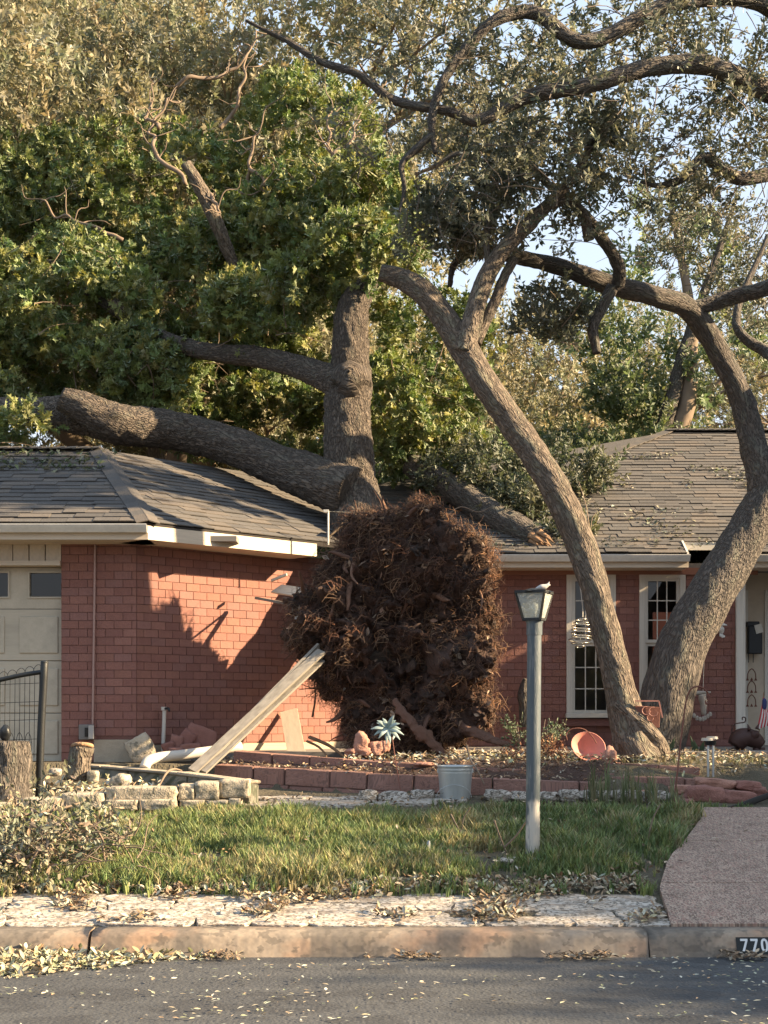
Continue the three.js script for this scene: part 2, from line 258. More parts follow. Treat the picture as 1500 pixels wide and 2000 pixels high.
function sheet(x0, x1, z0, z1, sx, sz, h, uvScale = 1, keep) {
  const pos = [], uv = [], idx = [], nx = Math.ceil((x1 - x0) / sx), nz = Math.ceil((z1 - z0) / sz);
  for (let j = 0; j <= nz; j++) for (let i = 0; i <= nx; i++) { const x = lerp(x0, x1, i / nx), Z = lerp(z0, z1, j / nz); pos.push(x, h(x, Z), -Z); uv.push(x / uvScale, Z / uvScale); }
  for (let j = 0; j < nz; j++) for (let i = 0; i < nx; i++) { const a = j * (nx + 1) + i, b = a + nx + 1; if (keep && !keep(lerp(x0, x1, (i + .5) / nx), lerp(z0, z1, (j + .5) / nz))) continue; idx.push(a, a + 1, b, b, a + 1, b + 1); }
  const g = new THREE.BufferGeometry(); g.setAttribute('position', new THREE.Float32BufferAttribute(pos, 3)); g.setAttribute('uv', new THREE.Float32BufferAttribute(uv, 2)); g.setIndex(idx); g.computeVertexNormals(); return g;
}
struct('ground', 'bare brown earth of the front yard', 'ground', merge([sheet(-9, 9, 9.86, 20, 0.12, 0.1, gY, 0.9), sheet(-120, -9, 9.86, 120, 3, 3, (x, Z) => lineAt(profile, Z), 0.9), sheet(9, 120, 9.86, 120, 3, 3, (x, Z) => lineAt(profile, Z), 0.9), sheet(-9, 9, 20, 120, 1, 2, (x, Z) => lineAt(profile, Z) - 0.02, 0.9)]), M_ground);
struct('road', 'dark grey asphalt street along the kerb', 'road', sheet(-80, 80, -30, 9.69, 2, 1, (x, Z) => 0.0 + 0.02 * smooth(9.6, 6, Z), 1.6), M_road);
struct('far_ground', 'grass verge across the street', 'ground', sheet(-120, 120, -120, -5, 10, 10, () => 0.13, 0.9), M_ground);
// kerb: sections with joints
{
  const k = struct('kerb', 'tan concrete kerb between road and stone strip', 'kerb');
  const prof = [[9.64, -0.05], [9.672, 0.0], [9.70, 0.06], [9.725, 0.118], [9.75, 0.143], [9.79, 0.155], [9.96, 0.158], [9.96, -0.05]];
  const secs = [[-30, -8], [-8, -5], [-5, -1.937], [-1.918, 1.727], [1.735, 5.4], [5.41, 30]];
  secs.forEach(([a, b], n) => {
    const pos = [], uv = [], idx = [], N = Math.ceil((b - a) / 0.08); let v = 0; const vs = prof.map((p, i) => v += i ? Math.hypot(p[0] - prof[i - 1][0], p[1] - prof[i - 1][1]) : 0);
    for (let i = 0; i <= N; i++) prof.forEach(([Z, y], j) => { const x = lerp(a, b, i / N), w = j && j < 7 ? 0.006 * fbm(x * 2.5, Z * 9, n, 3) : 0; const chip = n === 4 && j > 2 && j < 6 && Math.abs(x - 1.77) < 0.06 ? -0.02 : 0; pos.push(x, y + w + chip, -Z + w - chip * 0.6 * -1); uv.push(x / 2.2, vs[j] / 2.2); });
    const m = prof.length; for (let i = 0; i < N; i++) for (let j = 0; j < m - 1; j++) { const p = i * m + j, q = p + m; idx.push(p, q, p + 1, p + 1, q, q + 1); }
    for (const row of [0, N]) for (let j = 1; j < m - 1; j++) idx.push(row * m, row * m + j, row * m + j + 1);
    const g = new THREE.BufferGeometry(); g.setAttribute('position', new THREE.Float32BufferAttribute(pos, 3)); g.setAttribute('uv', new THREE.Float32BufferAttribute(uv, 2)); g.setIndex(idx); g.computeVertexNormals();
    part(k, 'kerb_section', g, M_kerb);
  });
}
// exposed-aggregate walk to the door
const walkEdge = [[9.97, 1.925], [10.7, 1.985], [11.35, 2.17], [12.1, 2.46], [13, 2.78], [14.6, 3.2]];
const onWalk = (x, Z) => Z > 9.96 && Z < 13.55 && x > lineAt(walkEdge, Z);
{
  const wk = struct('front_path', 'pinkish exposed aggregate front walk curving up from the kerb', 'path');
  for (const [za, zb] of [[9.965, 10.78], [10.795, 12.0], [12.015, 13.5]]) {
    const pos = [], uv = [], idx = [], rows = [], n = Math.ceil((zb - za) / 0.07), cols = 26; for (let i = -1; i <= n + 1; i++) rows.push([lerp(za, zb, clamp(i / n, 0, 1)), i < 0 || i > n ? 0.1 : 0]);
    rows.forEach(([Z, dr]) => { const e = lineAt(walkEdge, Z) + 0.012 * n3(Z * 6, 1, 2); const y = lineAt(profile, Z) + 0.045 - 0.02 * smooth(10.2, 9.97, Z) - dr; for (let i = -1; i <= cols; i++) { const x = i < 0 ? e - 0.002 : lerp(e, 6, Math.pow(i / cols, 1.4)); pos.push(x, i < 0 ? y - 0.1 : y, -Z); uv.push(x / 1.1, Z / 1.1); } });
    const m = cols + 2; for (let j = 0; j < rows.length - 1; j++) for (let i = 0; i < m - 1; i++) { const a = j * m + i, b = a + m; idx.push(a, a + 1, b, b, a + 1, b + 1); }
    const g = new THREE.BufferGeometry(); g.setAttribute('position', new THREE.Float32BufferAttribute(pos, 3)); g.setAttribute('uv', new THREE.Float32BufferAttribute(uv, 2)); g.setIndex(idx); part(wk, 'walk_section', (() => { const q = g.toNonIndexed(); q.computeVertexNormals(); return q; })(), M_agg);
  }
}
// white limestone slabs along the kerb and the strip below the bed
function slabRow(parent, x0, x1, Z0, Z1, rowsN, wMin, wMax, seed, thick, lift, m = M_lime) {
  const r = RNG(seed);
  for (let j = 0; j < rowsN; j++) {
    const za = lerp(Z0, Z1, j / rowsN), zb = lerp(Z0, Z1, (j + 1) / rowsN); let x = x0 + R(-0.2, 0.1, r);
    while (x < x1) {
      const w = R(wMin, wMax, r), w2 = Math.min(w, x1 + 0.02 - x), c = V(x + w2 / 2, 0, -(za + zb) / 2);
      if (w2 > 0.08 && r() > 0.06) {
        const sh = new THREE.Shape(), n = 14, hw = w2 / 2 + 0.01, hd = (zb - za) / 2 + 0.012;
        for (let i = 0; i < n; i++) { const a = i / n * 6.283, ca = Math.cos(a), sa = Math.sin(a), mx = Math.max(Math.abs(ca), Math.abs(sa)); const k = R(0.86, 1.04, r); const X = ca / mx * hw * k, Y = sa / mx * hd * k; i ? sh.lineTo(X, Y) : sh.moveTo(X, Y); }
        const g = new THREE.ExtrudeGeometry(sh, { depth: thick, bevelEnabled: true, bevelSize: 0.004, bevelThickness: 0.006, bevelSegments: 1 });
        g.rotateX(-Math.PI / 2); const uvs = g.attributes.uv; for (let i = 0; i < uvs.count; i++) uvs.setXY(i, uvs.getX(i) / 0.6 + x, uvs.getY(i) / 0.6 + j * .37);
        const Zc = -c.z, slope = Math.atan2(gY(c.x, Zc + .1) - gY(c.x, Zc - .1), 0.2);
        placed(parent, 'slab', g, m, V(c.x, gY(c.x, Zc) + lift - thick + R(-0.008, 0.008, r), c.z), new THREE.Quaternion().setFromEuler(new THREE.Euler(slope + R(-.02, .02, r), 0, R(-.015, .015, r))));
      }
      x += w2;
    }
  }
}
slabRow(struct('stone_strip', 'white limestone slabs laid behind the kerb under dry leaves', 'paving'), -4.2, 1.91, 9.98, 10.6, 4, 0.22, 0.7, 31, 0.05, 0.012);
slabRow(struct('slab_path', 'pale limestone slabs between lawn and brick bed', 'paving'), -1.3, 0.75, 13.75, 14.35, 3, 0.25, 0.6, 32, 0.05, 0.018);

// ---------------------------------------------------------------- the brick house
const house = thing('brick_house', 'low red brick house with grey shingle hip roof and cream trim', 'house', V(0, 1.06, -19));
const Y0 = 1.04, EAVE = 3.64, YT = 3.5, PITCH = 0.5;
const brickList = [];
const BW = 0.197, BH = 0.0915, JT = 0.008;
// origin: start at floor; dir along the wall; nrm outward; holes [a0,a1,y0,y1]
function wall(o, dir, nrm, L, y0, y1, holes, brickY0 = y0, clip) {
  const w = sub(house, 'wall');
  const sh = new THREE.Shape([new THREE.Vector2(0, y0), new THREE.Vector2(L, y0), new THREE.Vector2(L, y1), new THREE.Vector2(0, y1)]);
  holes.forEach(([a, b, c, d]) => sh.holes.push(new THREE.Path([new THREE.Vector2(a, c), new THREE.Vector2(a, d), new THREE.Vector2(b, d), new THREE.Vector2(b, c)])));
  const g = new THREE.ExtrudeGeometry(sh, { depth: 0.18, bevelEnabled: false }); g.translate(0, 0, -0.18);
  const basis = new THREE.Matrix4().makeBasis(dir, V(0, 1, 0), nrm).setPosition(o.x, 0, o.z); g.applyMatrix4(basis);
  part(w, 'mortar', g, M_mortar);
  const q = new THREE.Quaternion().setFromRotationMatrix(new THREE.Matrix4().makeBasis(dir, V(0, 1, 0), nrm));
  const rows = Math.floor((y1 - brickY0) / BH);
  for (let j = 0; j <= rows; j++) {
    const ya = brickY0 + j * BH, yb = Math.min(ya + BH - JT, y1); if (yb - ya < 0.02) continue;
    let segs = [[0.003, L - 0.003]];
    for (const [a, b, c, d] of holes) if (yb > c + 0.01 && ya < d - 0.01) segs = segs.flatMap(([s, e]) => (b <= s || a >= e) ? [[s, e]] : [[s, a], [b, e]].filter(([p, r]) => r - p > 0.02));
    for (const [s, e] of segs) {
      let x = Math.floor(s / BW) * BW - (j % 2 ? BW / 2 : 0);
      for (; x < e; x += BW) { const a = Math.max(x, s), b = Math.min(x + BW - JT, e); if (b - a < 0.025) continue; if (clip && clip((a + b) / 2, (ya + yb) / 2)) continue;
        const c = o.clone().setY((ya + yb) / 2).addScaledVector(dir, (a + b) / 2).addScaledVector(nrm, 0.0 + R(-0.002, 0.002)); brickList.push({ w, c, q, s: V(b - a, yb - ya, 0.016) }); }
    }
  }
  return w;
}
const D2 = V(Math.SQRT1_2, 0, -Math.SQRT1_2), N2 = V(Math.SQRT1_2, 0, Math.SQRT1_2), XD = V(1, 0, 0), ZN = V(0, 0, 1);
const CZ = 16.5, CX = -2.75, GX = -3.585, L2 = 3.1 * Math.SQRT2, MX = CX + 3.1, MZ = 19.6;
wall(V(GX, 0, -CZ), XD, ZN, CX - GX, Y0, YT, [], Y0 + 0.02, (x, y) => x > 0.36 && y < 1.29);
wall(V(CX, 0, -CZ), D2, N2, L2, Y0, YT, [], Y0 + 0.02, (x, y) => y < 1.22);
const wx = px => (px - 750) * MZ / F - MX, wy = py => EYE - (py - YH) * MZ / F;
const win1 = [wx(1106), wx(1202), wy(1402), wy(1118)], win2 = [wx(1248), wx(1338), wy(1402), wy(1118)];
const doorL = wx(1436);
wall(V(MX, 0, -MZ), XD, ZN, doorL, Y0, YT, [win1, win2], Y0 + 0.02);
part(house, 'foundation', bx(CX - GX - 0.37, 0.25, 0.03, (CX + GX + 0.36) / 2, 1.165, -CZ + 0.012), M_foundation);
{ const g = bx(L2, 0.19, 0.03, L2 / 2, 1.13, 0.012); g.applyMatrix4(new THREE.Matrix4().makeBasis(D2, V(0, 1, 0), N2).setPosition(CX, 0, -CZ)); part(house, 'foundation', g, M_foundation); }
// bricks: the 300 that show largest stand alone, the others are joined
{
  const score = b => { const [x, y] = toPx(b.c); const vis = x > 0 && x < 1500 && !(x > 620 && x < 960) && y > 1050; return (vis ? 0 : 100) + b.c.distanceTo(camera.position); };
  brickList.sort((a, b) => score(a) - score(b));
  const geo = new RoundedBoxGeometry(1, 1, 1, 1, 0.04); const box = new THREE.BoxGeometry(1, 1, 1); const rest = [[], [], [], [], [], []];
  const uvGeos = [0, 1, 2, 3].map(k => { const g = box.clone(), uv = g.attributes.uv; for (let i = 0; i < uv.count; i++) uv.setXY(i, uv.getX(i) * 0.28 + k * 0.27, uv.getY(i) * 0.12 + k * 0.41); return g; });
  const rb = RNG(55);
  brickList.forEach((b, i) => { const k = Math.floor(rb() * 6), v = Math.floor(rb() * 4);
    if (i < 300) placed(b.w, 'brick', uvGeos[v], brickMats[k], b.c, b.q, b.s);
    else rest[k].push(uvGeos[v].clone().applyMatrix4(new THREE.Matrix4().compose(b.c, b.q, b.s))); });
  rest.forEach((l, k) => { if (l.length) part(house, 'brick_courses', merge(l), brickMats[k]).userData.kind = 'stuff'; });
}
// windows
function windowUnit(h, ox, Z) {
  const w = sub(house, 'window'), [a0, a1, b0, b1] = [ox + h[0], ox + h[1], h[2], h[3]], z = -Z - 0.02;
  const fr = []; const T = 0.075;
  fr.push(bx(T, b1 - b0, 0.12, a0 + T / 2, (b0 + b1) / 2, z), bx(T, b1 - b0, 0.12, a1 - T / 2, (b0 + b1) / 2, z), bx(a1 - a0 - 2 * T, T, 0.12, (a0 + a1) / 2, b1 - T / 2, z));
  part(w, 'frame', merge(fr), M_frame);
  part(w, 'sill', new RoundedBoxGeometry(a1 - a0 + 0.04, 0.06, 0.2, 2, 0.01).translate((a0 + a1) / 2, b0 + 0.028, z + 0.06), M_frame);
  const ym = (b0 + b1) / 2 + 0.03, i0 = a0 + T, i1 = a1 - T;
  for (const [y0, y1, dz] of [[b0 + 0.06, ym, 0], [ym, b1 - T, 0.028]]) {
    const s = 0.042, zz = z - 0.01 + dz;
    part(w, 'sash', merge([bx(s, y1 - y0, 0.03, i0 + s / 2, (y0 + y1) / 2, zz), bx(s, y1 - y0, 0.03, i1 - s / 2, (y0 + y1) / 2, zz), bx(i1 - i0 - 2 * s, s, 0.03, (i0 + i1) / 2, y0 + s / 2, zz), bx(i1 - i0 - 2 * s, s, 0.03, (i0 + i1) / 2, y1 - s / 2, zz)]), M_frame);
    const gx0 = i0 + s, gx1 = i1 - s, gy0 = y0 + s, gy1 = y1 - s, mt = 0.014;
    for (let k = 1; k < 3; k++) part(w, 'muntin', bx(mt, gy1 - gy0, 0.02, lerp(gx0, gx1, k / 3), (gy0 + gy1) / 2, zz), M_frame);
    for (let k = 1; k < 3; k++) for (let c = 0; c < 3; c++) part(w, 'muntin', bx((gx1 - gx0) / 3 - mt, mt, 0.02, lerp(gx0, gx1, (c + .5) / 3), lerp(gy0, gy1, k / 3), zz), M_frame);
    for (let r = 0; r < 3; r++) for (let c = 0; c < 3; c++) part(w, 'pane', new THREE.PlaneGeometry((gx1 - gx0) / 3 - mt, (gy1 - gy0) / 3 - mt).translate(lerp(gx0, gx1, (c + .5) / 3), lerp(gy0, gy1, (r + .5) / 3), zz), M_glass);
  }
  return w;
}
windowUnit(win1, MX, MZ); windowUnit(win2, MX, MZ);
// red-brown blind seen in the second window
part(house, 'curtain', new THREE.PlaneGeometry(0.42, 0.62).translate(MX + win2[0] + 0.42, wy(1240), -MZ - 0.16), mat([0.42, 0.15, 0.09]));
// rowlock sill course under window 1
part(house, 'brick_ledge', bx(win1[1] - win1[0] + 0.2, 0.09, 0.1, MX + (win1[0] + win1[1]) / 2 + 0.02, win1[2] - 0.06, -MZ + 0.035), brickMats[3]);
// entry recess: white jamb, cream back wall, door
{
  const X0 = MX + doorL, X1 = X0 + 3.2;
  part(house, 'door_jamb', bx(0.12, YT - Y0, 0.24, X0 + 0.06, (YT + Y0) / 2, -MZ - 0.06), M_white);
  part(house, 'entry_wall', bx(0.1, YT - Y0, 1.0, X0 + 0.05, (YT + Y0) / 2, -MZ - 0.7), M_cream);
  part(house, 'entry_wall', bx(X1 - X0, YT - Y0, 0.1, (X0 + X1) / 2, (YT + Y0) / 2, -MZ - 0.8), M_cream);
  const d = part(house, 'front_door', new RoundedBoxGeometry(0.95, 2.1, 0.05, 2, 0.01).translate(X0 + 1.3, Y0 + 1.1, -MZ - 0.72), M_redtrim);
  part(d, 'handle', new THREE.SphereGeometry(0.035, 12, 8).translate(X0 + 0.92, Y0 + 1.0, -MZ - 0.68), M_galv);
  for (const x of [0.32, 0.6]) part(house, 'casing_strip', bx(0.05, 2.2, 0.03, X0 + x, Y0 + 1.12, -MZ - 0.735), M_white);
  wall(V(X1, 0, -MZ), XD, ZN, 5, Y0, YT, [], Y0 + 0.02);
  part(house, 'porch_floor', bx(X1 - X0, 0.12, 1.6, (X0 + X1) / 2, Y0 + 0.02, -MZ + 0.1), M_concrete);
}
// garage front: sectional door, board siding above
{
  const d = sub(house, 'garage_door'), xa = -8.4, xb = GX, z = -CZ - 0.12, top = EYE + (YH - 1106) * CZ / F;
  const px1 = x => (x - 750) * CZ / F, py1 = y => EYE - (y - YH) * CZ / F;
  const winY0 = py1(1164), winY1 = py1(1117), rows = [Y0, py1(1393), py1(1290), py1(1188), top];
  for (let r = 0; r < 4; r++) {
    const y0 = rows[r] + 0.003, y1 = rows[r + 1] - 0.003;
    if (r === 3) { // top section with lights
      const xs = []; for (let k = 0; k < 8; k++) xs.push([xb - 0.02 - k * 0.6 - 0.36, xb - 0.02 - k * 0.6]);
      const sh = new THREE.Shape([[xa, y0], [xb, y0], [xb, y1], [xa, y1]].map(p => new THREE.Vector2(...p)));
      xs.forEach(([a, b]) => sh.holes.push(new THREE.Path([[a, winY0], [a, winY1], [b, winY1], [b, winY0]].map(p => new THREE.Vector2(...p)))));
      part(d, 'panel', new THREE.ExtrudeGeometry(sh, { depth: 0.04, bevelEnabled: false }).translate(0, 0, z - 0.04), M_garage);
      xs.forEach(([a, b]) => { part(d, 'pane', new THREE.PlaneGeometry(b - a, winY1 - winY0).translate((a + b) / 2, (winY0 + winY1) / 2, z - 0.025), M_glass);
        const t = 0.018; part(d, 'pane_frame', merge([bx(b - a + 2 * t, t, 0.02, (a + b) / 2, winY1 + t / 2, z + 0.008), bx(b - a + 2 * t, t, 0.02, (a + b) / 2, winY0 - t / 2, z + 0.008), bx(t, winY1 - winY0, 0.02, a - t / 2, (winY0 + winY1) / 2, z + 0.008), bx(t, winY1 - winY0, 0.02, b + t / 2, (winY0 + winY1) / 2, z + 0.008)]), M_garage); });
    } else {
      const p = part(d, 'panel', new RoundedBoxGeometry(xb - xa, y1 - y0, 0.045, 2, 0.008).translate((xa + xb) / 2, (y0 + y1) / 2, z - 0.022), M_garage);
      for (let k = 0; k < 8; k++) { const x1 = xb - 0.06 - k * 0.6, x0 = x1 - 0.44; part(d, 'raised_field', new RoundedBoxGeometry(x1 - x0, y1 - y0 - 0.16, 0.03, 2, 0.012).translate((x0 + x1) / 2, (y0 + y1) / 2, z + 0.001), M_garage); }
    }
  }
  part(house, 'door_head', bx(xb - xa, 0.05, 0.16, (xa + xb) / 2, top + 0.028, -CZ + 0.0), M_cream);
  for (let k = 0; k < 27; k++) { const x1 = xb - 0.004 - k * 0.18; part(house, 'siding_board', bx(0.168, YT - top - 0.055, 0.05, x1 - 0.084, (YT + top + 0.055) / 2, -CZ - 0.02 + 0.004 * (k % 3)), M_cream); }
  part(house, 'siding_backing', bx(xb - xa, YT - top, 0.04, (xa + xb) / 2, (YT + top) / 2, -CZ - 0.075), M_cream);
  wall(V(xa - 1.0, 0, -CZ), XD, ZN, 1.0, Y0, YT, [], Y0 + 0.02);
}
// inside: floor, ceiling, far walls keep the rooms dark
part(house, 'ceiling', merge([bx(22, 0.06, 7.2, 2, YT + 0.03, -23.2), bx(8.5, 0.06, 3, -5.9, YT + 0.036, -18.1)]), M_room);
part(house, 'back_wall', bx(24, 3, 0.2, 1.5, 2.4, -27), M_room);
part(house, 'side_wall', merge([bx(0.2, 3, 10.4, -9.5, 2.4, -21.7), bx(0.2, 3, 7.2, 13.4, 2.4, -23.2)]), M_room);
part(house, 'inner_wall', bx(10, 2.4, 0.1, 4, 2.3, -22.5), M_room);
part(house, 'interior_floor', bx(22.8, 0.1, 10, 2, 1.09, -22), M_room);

// roof faces in eave coordinates
const roofShingles = [];
function roofFace(o, e, inward, poly, lift = 0) {           // poly: [along eave, plan distance inward] corners
  const k = Math.hypot(1, PITCH), u = inward.clone().multiplyScalar(1 / k).setY(PITCH / k), n = V(0, 0, 0).crossVectors(e, u).normalize(); if (n.y < 0) n.negate();
  const pts = poly.map(([a, b]) => [a, b * k]);
  const sh = new THREE.Shape(pts.map(p => new THREE.Vector2(...p))); const g = new THREE.ExtrudeGeometry(sh, { depth: 0.05, bevelEnabled: false }); g.translate(0, 0, -0.062);
  const nn = V(0, 0, 0).crossVectors(e, u); const B = new THREE.Matrix4().makeBasis(e, u, nn).setPosition(o);
  g.applyMatrix4(B); g.computeVertexNormals();
  const top = Math.max(...pts.map(p => p[1])), ex = 0.14; const rr = RNG(Math.round(o.x * 1000 + o.z * 77 + e.z * 31));
  const q = new THREE.Quaternion().setFromRotationMatrix(new THREE.Matrix4().makeBasis(e, n, V(0, 0, 0).crossVectors(e, n)));
  for (let j = 0, y = 0; y < top - 0.04; j++, y += ex) {
    const ym = y + ex * 0.5, xs = [];
    for (let i = 0; i < pts.length; i++) { const [x0, y0] = pts[i], [x1, y1] = pts[(i + 1) % pts.length]; if ((y0 <= ym) !== (y1 <= ym)) xs.push(x0 + (x1 - x0) * (ym - y0) / (y1 - y0)); }
    xs.sort((a, b) => a - b);
    for (let s = 0; s + 1 < xs.length; s += 2) {
      let x = xs[s] - R(0, 0.3, rr);
      while (x < xs[s + 1]) { const w = R(0.24, 0.38, rr), a = Math.max(x, xs[s]), b = Math.min(x + w, xs[s + 1]); x += w; if (b - a < 0.03) continue;
        const sag = 0.012 * n3((a + o.x) * 0.9, y * 0.9, o.z); const tilt = R(-0.004, 0.006, rr), yb = y - (rr() < 0.3 ? R(0, 0.018, rr) : 0);
        const len = ex + 0.035 + (y - yb), c = o.clone().addScaledVector(e, (a + b) / 2).addScaledVector(u, yb + len / 2).addScaledVector(n, 0.004 + sag + tilt + lift);
        const q2 = q.clone().multiply(new THREE.Quaternion().setFromEuler(new THREE.Euler(-0.075, R(-.01, .01, rr), 0)));
        roofShingles.push({ c, q: q2, s: V(b - a - 0.004, 0.011, len) }); }
    }
  }
  return g;
}
const roof = sub(house, 'roof');
const HN = V(0, 0, -1), N2i = V(-Math.SQRT1_2, 0, -Math.SQRT1_2);
const EX = -2.543, EZ = 16.0, VX = 0.557, VZ = 19.1, RB = 2.38;      // hip corner, valley corner on the eaves; run to the wing ridge
const decks = [];
// garage front face: eave from x=-10 to the hip corner
decks.push(roofFace(V(-10, EAVE, -EZ), XD, HN, [[0, 0], [EX + 10, 0], [EX + 10 - RB * 0.4142, RB], [0, RB]]));
// angled face: from the hip corner to the valley corner
const LE2 = (VX - EX) * Math.SQRT2;
decks.push(roofFace(V(EX, EAVE, -EZ), D2, N2i, [[0, 0], [LE2, 0], [LE2 + RB * 0.4142, RB], [RB * 0.4142, RB]]));
// main face, notched where the oak trunk passes the eave
const NA = 3.92, NB = 4.74, ND = 0.38;
decks.push(roofFace(V(VX, EAVE, -VZ), XD, HN, [[0, 0], [NA - VX, 0], [NA - VX, ND], [NB - VX, ND], [NB - VX, 0], [14 - VX, 0], [14 - VX, 5], [4.6 - VX, 5], [1.98 - VX, RB], [-RB * 0.4142, RB]]));
part(roof, 'roof_deck', merge(decks), M_deck);
{ // slopes that fall away behind the ridges
  const q = (...v) => { const g = new THREE.BufferGeometry(); const t = v.length === 4 ? [0, 1, 2, 0, 2, 3] : [0, 1, 2]; g.setAttribute('position', new THREE.Float32BufferAttribute(t.flatMap(i => v[i]), 3)); g.setAttribute('uv', new THREE.Float32BufferAttribute(t.flatMap(i => [v[i][0], v[i][2]]), 2)); g.computeVertexNormals(); return g; };
  const yr = EAVE + RB * PITCH, y5 = EAVE + 5 * PITCH, hx = EX - RB * .4142, hz = -EZ - RB, jx = VX - RB * .4142, jz = -VZ - RB;
  part(roof, 'rear_slope', merge([q([-10, yr, hz], [hx, yr, hz], [hx, EAVE, hz - 2.4], [-10, EAVE, hz - 2.4]), q([hx, yr, hz], [jx, yr, jz], [jx - 1.7, EAVE, jz - 1.7], [hx - 1.7, EAVE, hz - 2.4]),
    q([jx, yr, jz], [1.98, yr, jz], [4.6, y5, -24.1], [1.98, yr, -26.7]), q([4.6, y5, -24.1], [14, y5, -24.1], [14, EAVE, -29], [1.5, EAVE, -29])]), shingleMats[2]);
}
// hip and ridge caps
{
  const cap = (a, b) => { const n = Math.round(a.distanceTo(b) / 0.14), d = b.clone().sub(a).normalize(); for (let i = 0; i < n; i++) { const p = a.clone().lerp(b, (i + 0.5) / n); const q = new THREE.Quaternion().setFromRotationMatrix(new THREE.Matrix4().lookAt(V(0, 0, 0), d, V(0, 1, 0)));
    for (const s of [-1, 1]) roofShingles.push({ c: p.clone().add(V(s * 0.062, 0.012 - 0.012, 0).applyQuaternion(q)).add(V(0, 0.02, 0)), q: q.clone().multiply(new THREE.Quaternion().setFromEuler(new THREE.Euler(0.06, 0, -s * 0.27))), s: V(0.14, 0.012, 0.19), cap: 1 }); } };
  const yr = EAVE + RB * PITCH;
  cap(V(EX, EAVE, -EZ), V(EX - RB * .4142, yr, -EZ - RB)); cap(V(-9, yr + .01, -EZ - RB), V(EX - RB * .4142, yr + .01, -EZ - RB)); cap(V(1.98, yr, -VZ - RB), V(4.6, EAVE + 2.5, -24.1)); cap(V(4.6, EAVE + 2.51, -24.1), V(14, EAVE + 2.51, -24.1));
}
{
  const score = b => { const [x, y] = toPx(b.c); return (x > -20 && x < 1520 && !b.cap ? 0 : 100) + b.c.distanceTo(camera.position); };
  roofShingles.sort((a, b) => score(a) - score(b)); const rs = RNG(77), rest = [[], [], [], [], []];
  const geos = [0, 1, 2].map(k => { const g = new THREE.BoxGeometry(1, 1, 1), uv = g.attributes.uv; for (let i = 0; i < uv.count; i++) uv.setXY(i, uv.getX(i) * 0.5 + k * .31, uv.getY(i) * 0.3 + k * .47); return g; });
  roofShingles.forEach((b, i) => { const k = Math.floor(rs() * 5), v = Math.floor(rs() * 3); if (i < 300) placed(roof, 'shingle', geos[v], shingleMats[k], b.c, b.q, b.s); else rest[k].push(geos[v].clone().applyMatrix4(M4.compose(b.c, b.q, b.s))); });
  rest.forEach((l, k) => { part(roof, 'shingle_courses', merge(l), shingleMats[k]).userData.kind = 'stuff'; });
}
// eaves: soffit, fascia, gutter
function eave(a, b, out, gutter) {                       // a,b on the roof edge line at height EAVE
  const top = EAVE - 0.035, d = b.clone().sub(a).normalize(), at = (p, o, y) => p.clone().addScaledVector(out, o).setY(y);
  const f = [bar(at(a, -0.015, top - 0.075), at(b, -0.015, top - 0.075), 0.03, 0.15)];
  part(house, 'fascia', merge(f), M_cream);
  part(house, 'soffit', bar(at(a, -0.29, top - 0.14), at(b, -0.29, top - 0.14), 0.5, 0.012), M_cream);
  if (gutter) {
    const sh = new THREE.Shape(); [[0, 0], [0, -0.075], [0.06, -0.075], [0.09, -0.03], [0.105, 0.0], [0.112, 0.004], [0.112, -0.006], [0.1, -0.03], [0.066, -0.083], [-0.006, -0.083], [-0.006, 0]].forEach((p, i) => i ? sh.lineTo(...p) : sh.moveTo(...p));
    const L = a.distanceTo(b), g = new THREE.ExtrudeGeometry(sh, { depth: L, bevelEnabled: false }); g.applyMatrix4(new THREE.Matrix4().makeBasis(out, V(0, 1, 0), V(0, 0, 0).crossVectors(out, V(0, 1, 0))).setPosition(V(0, 0, 0).crossVectors(out, V(0, 1, 0)).dot(d) > 0 ? at(a, 0.008, top + 0.004) : at(b, 0.008, top + 0.004)));
    part(house, 'gutter', g, M_white);
  }
}
eave(V(-10, 0, -EZ), V(EX, 0, -EZ), ZN, true);
eave(V(EX, 0, -EZ), V(EX + 1.74, 0, -EZ - 1.74), N2, false);
eave(V(VX - 0.05, 0, -VZ), V(NA, 0, -VZ), ZN, true);
eave(V(NB, 0, -VZ), V(14, 0, -VZ), ZN, true);
{ // returns of the notch, frieze board
  const k = PITCH; for (const x of [NA - 0.012, NB + 0.012]) part(house, 'notch_trim', bar(V(x, EAVE - 0.06, -VZ), V(x, EAVE + ND * k - 0.04, -VZ - ND), 0.024, 0.12), M_white);
  part(house, 'notch_trim', bx(NB - NA, 0.12, 0.024, (NA + NB) / 2, EAVE + ND * k - 0.05, -VZ - ND - 0.014), M_white);
  part(house, 'frieze_board', bx(4.55, 0.09, 0.03, MX + 2.3, YT - 0.05, -MZ + 0.03), M_redtrim);
  // broken gutter elbow
  part(house, 'gutter_elbow', wire([P(962, 1094, 19.02), P(962, 1082, 19.02), P(966, 1077, 19.02), P(975, 1076, 19.02)], 0.035, 10), M_white);
}
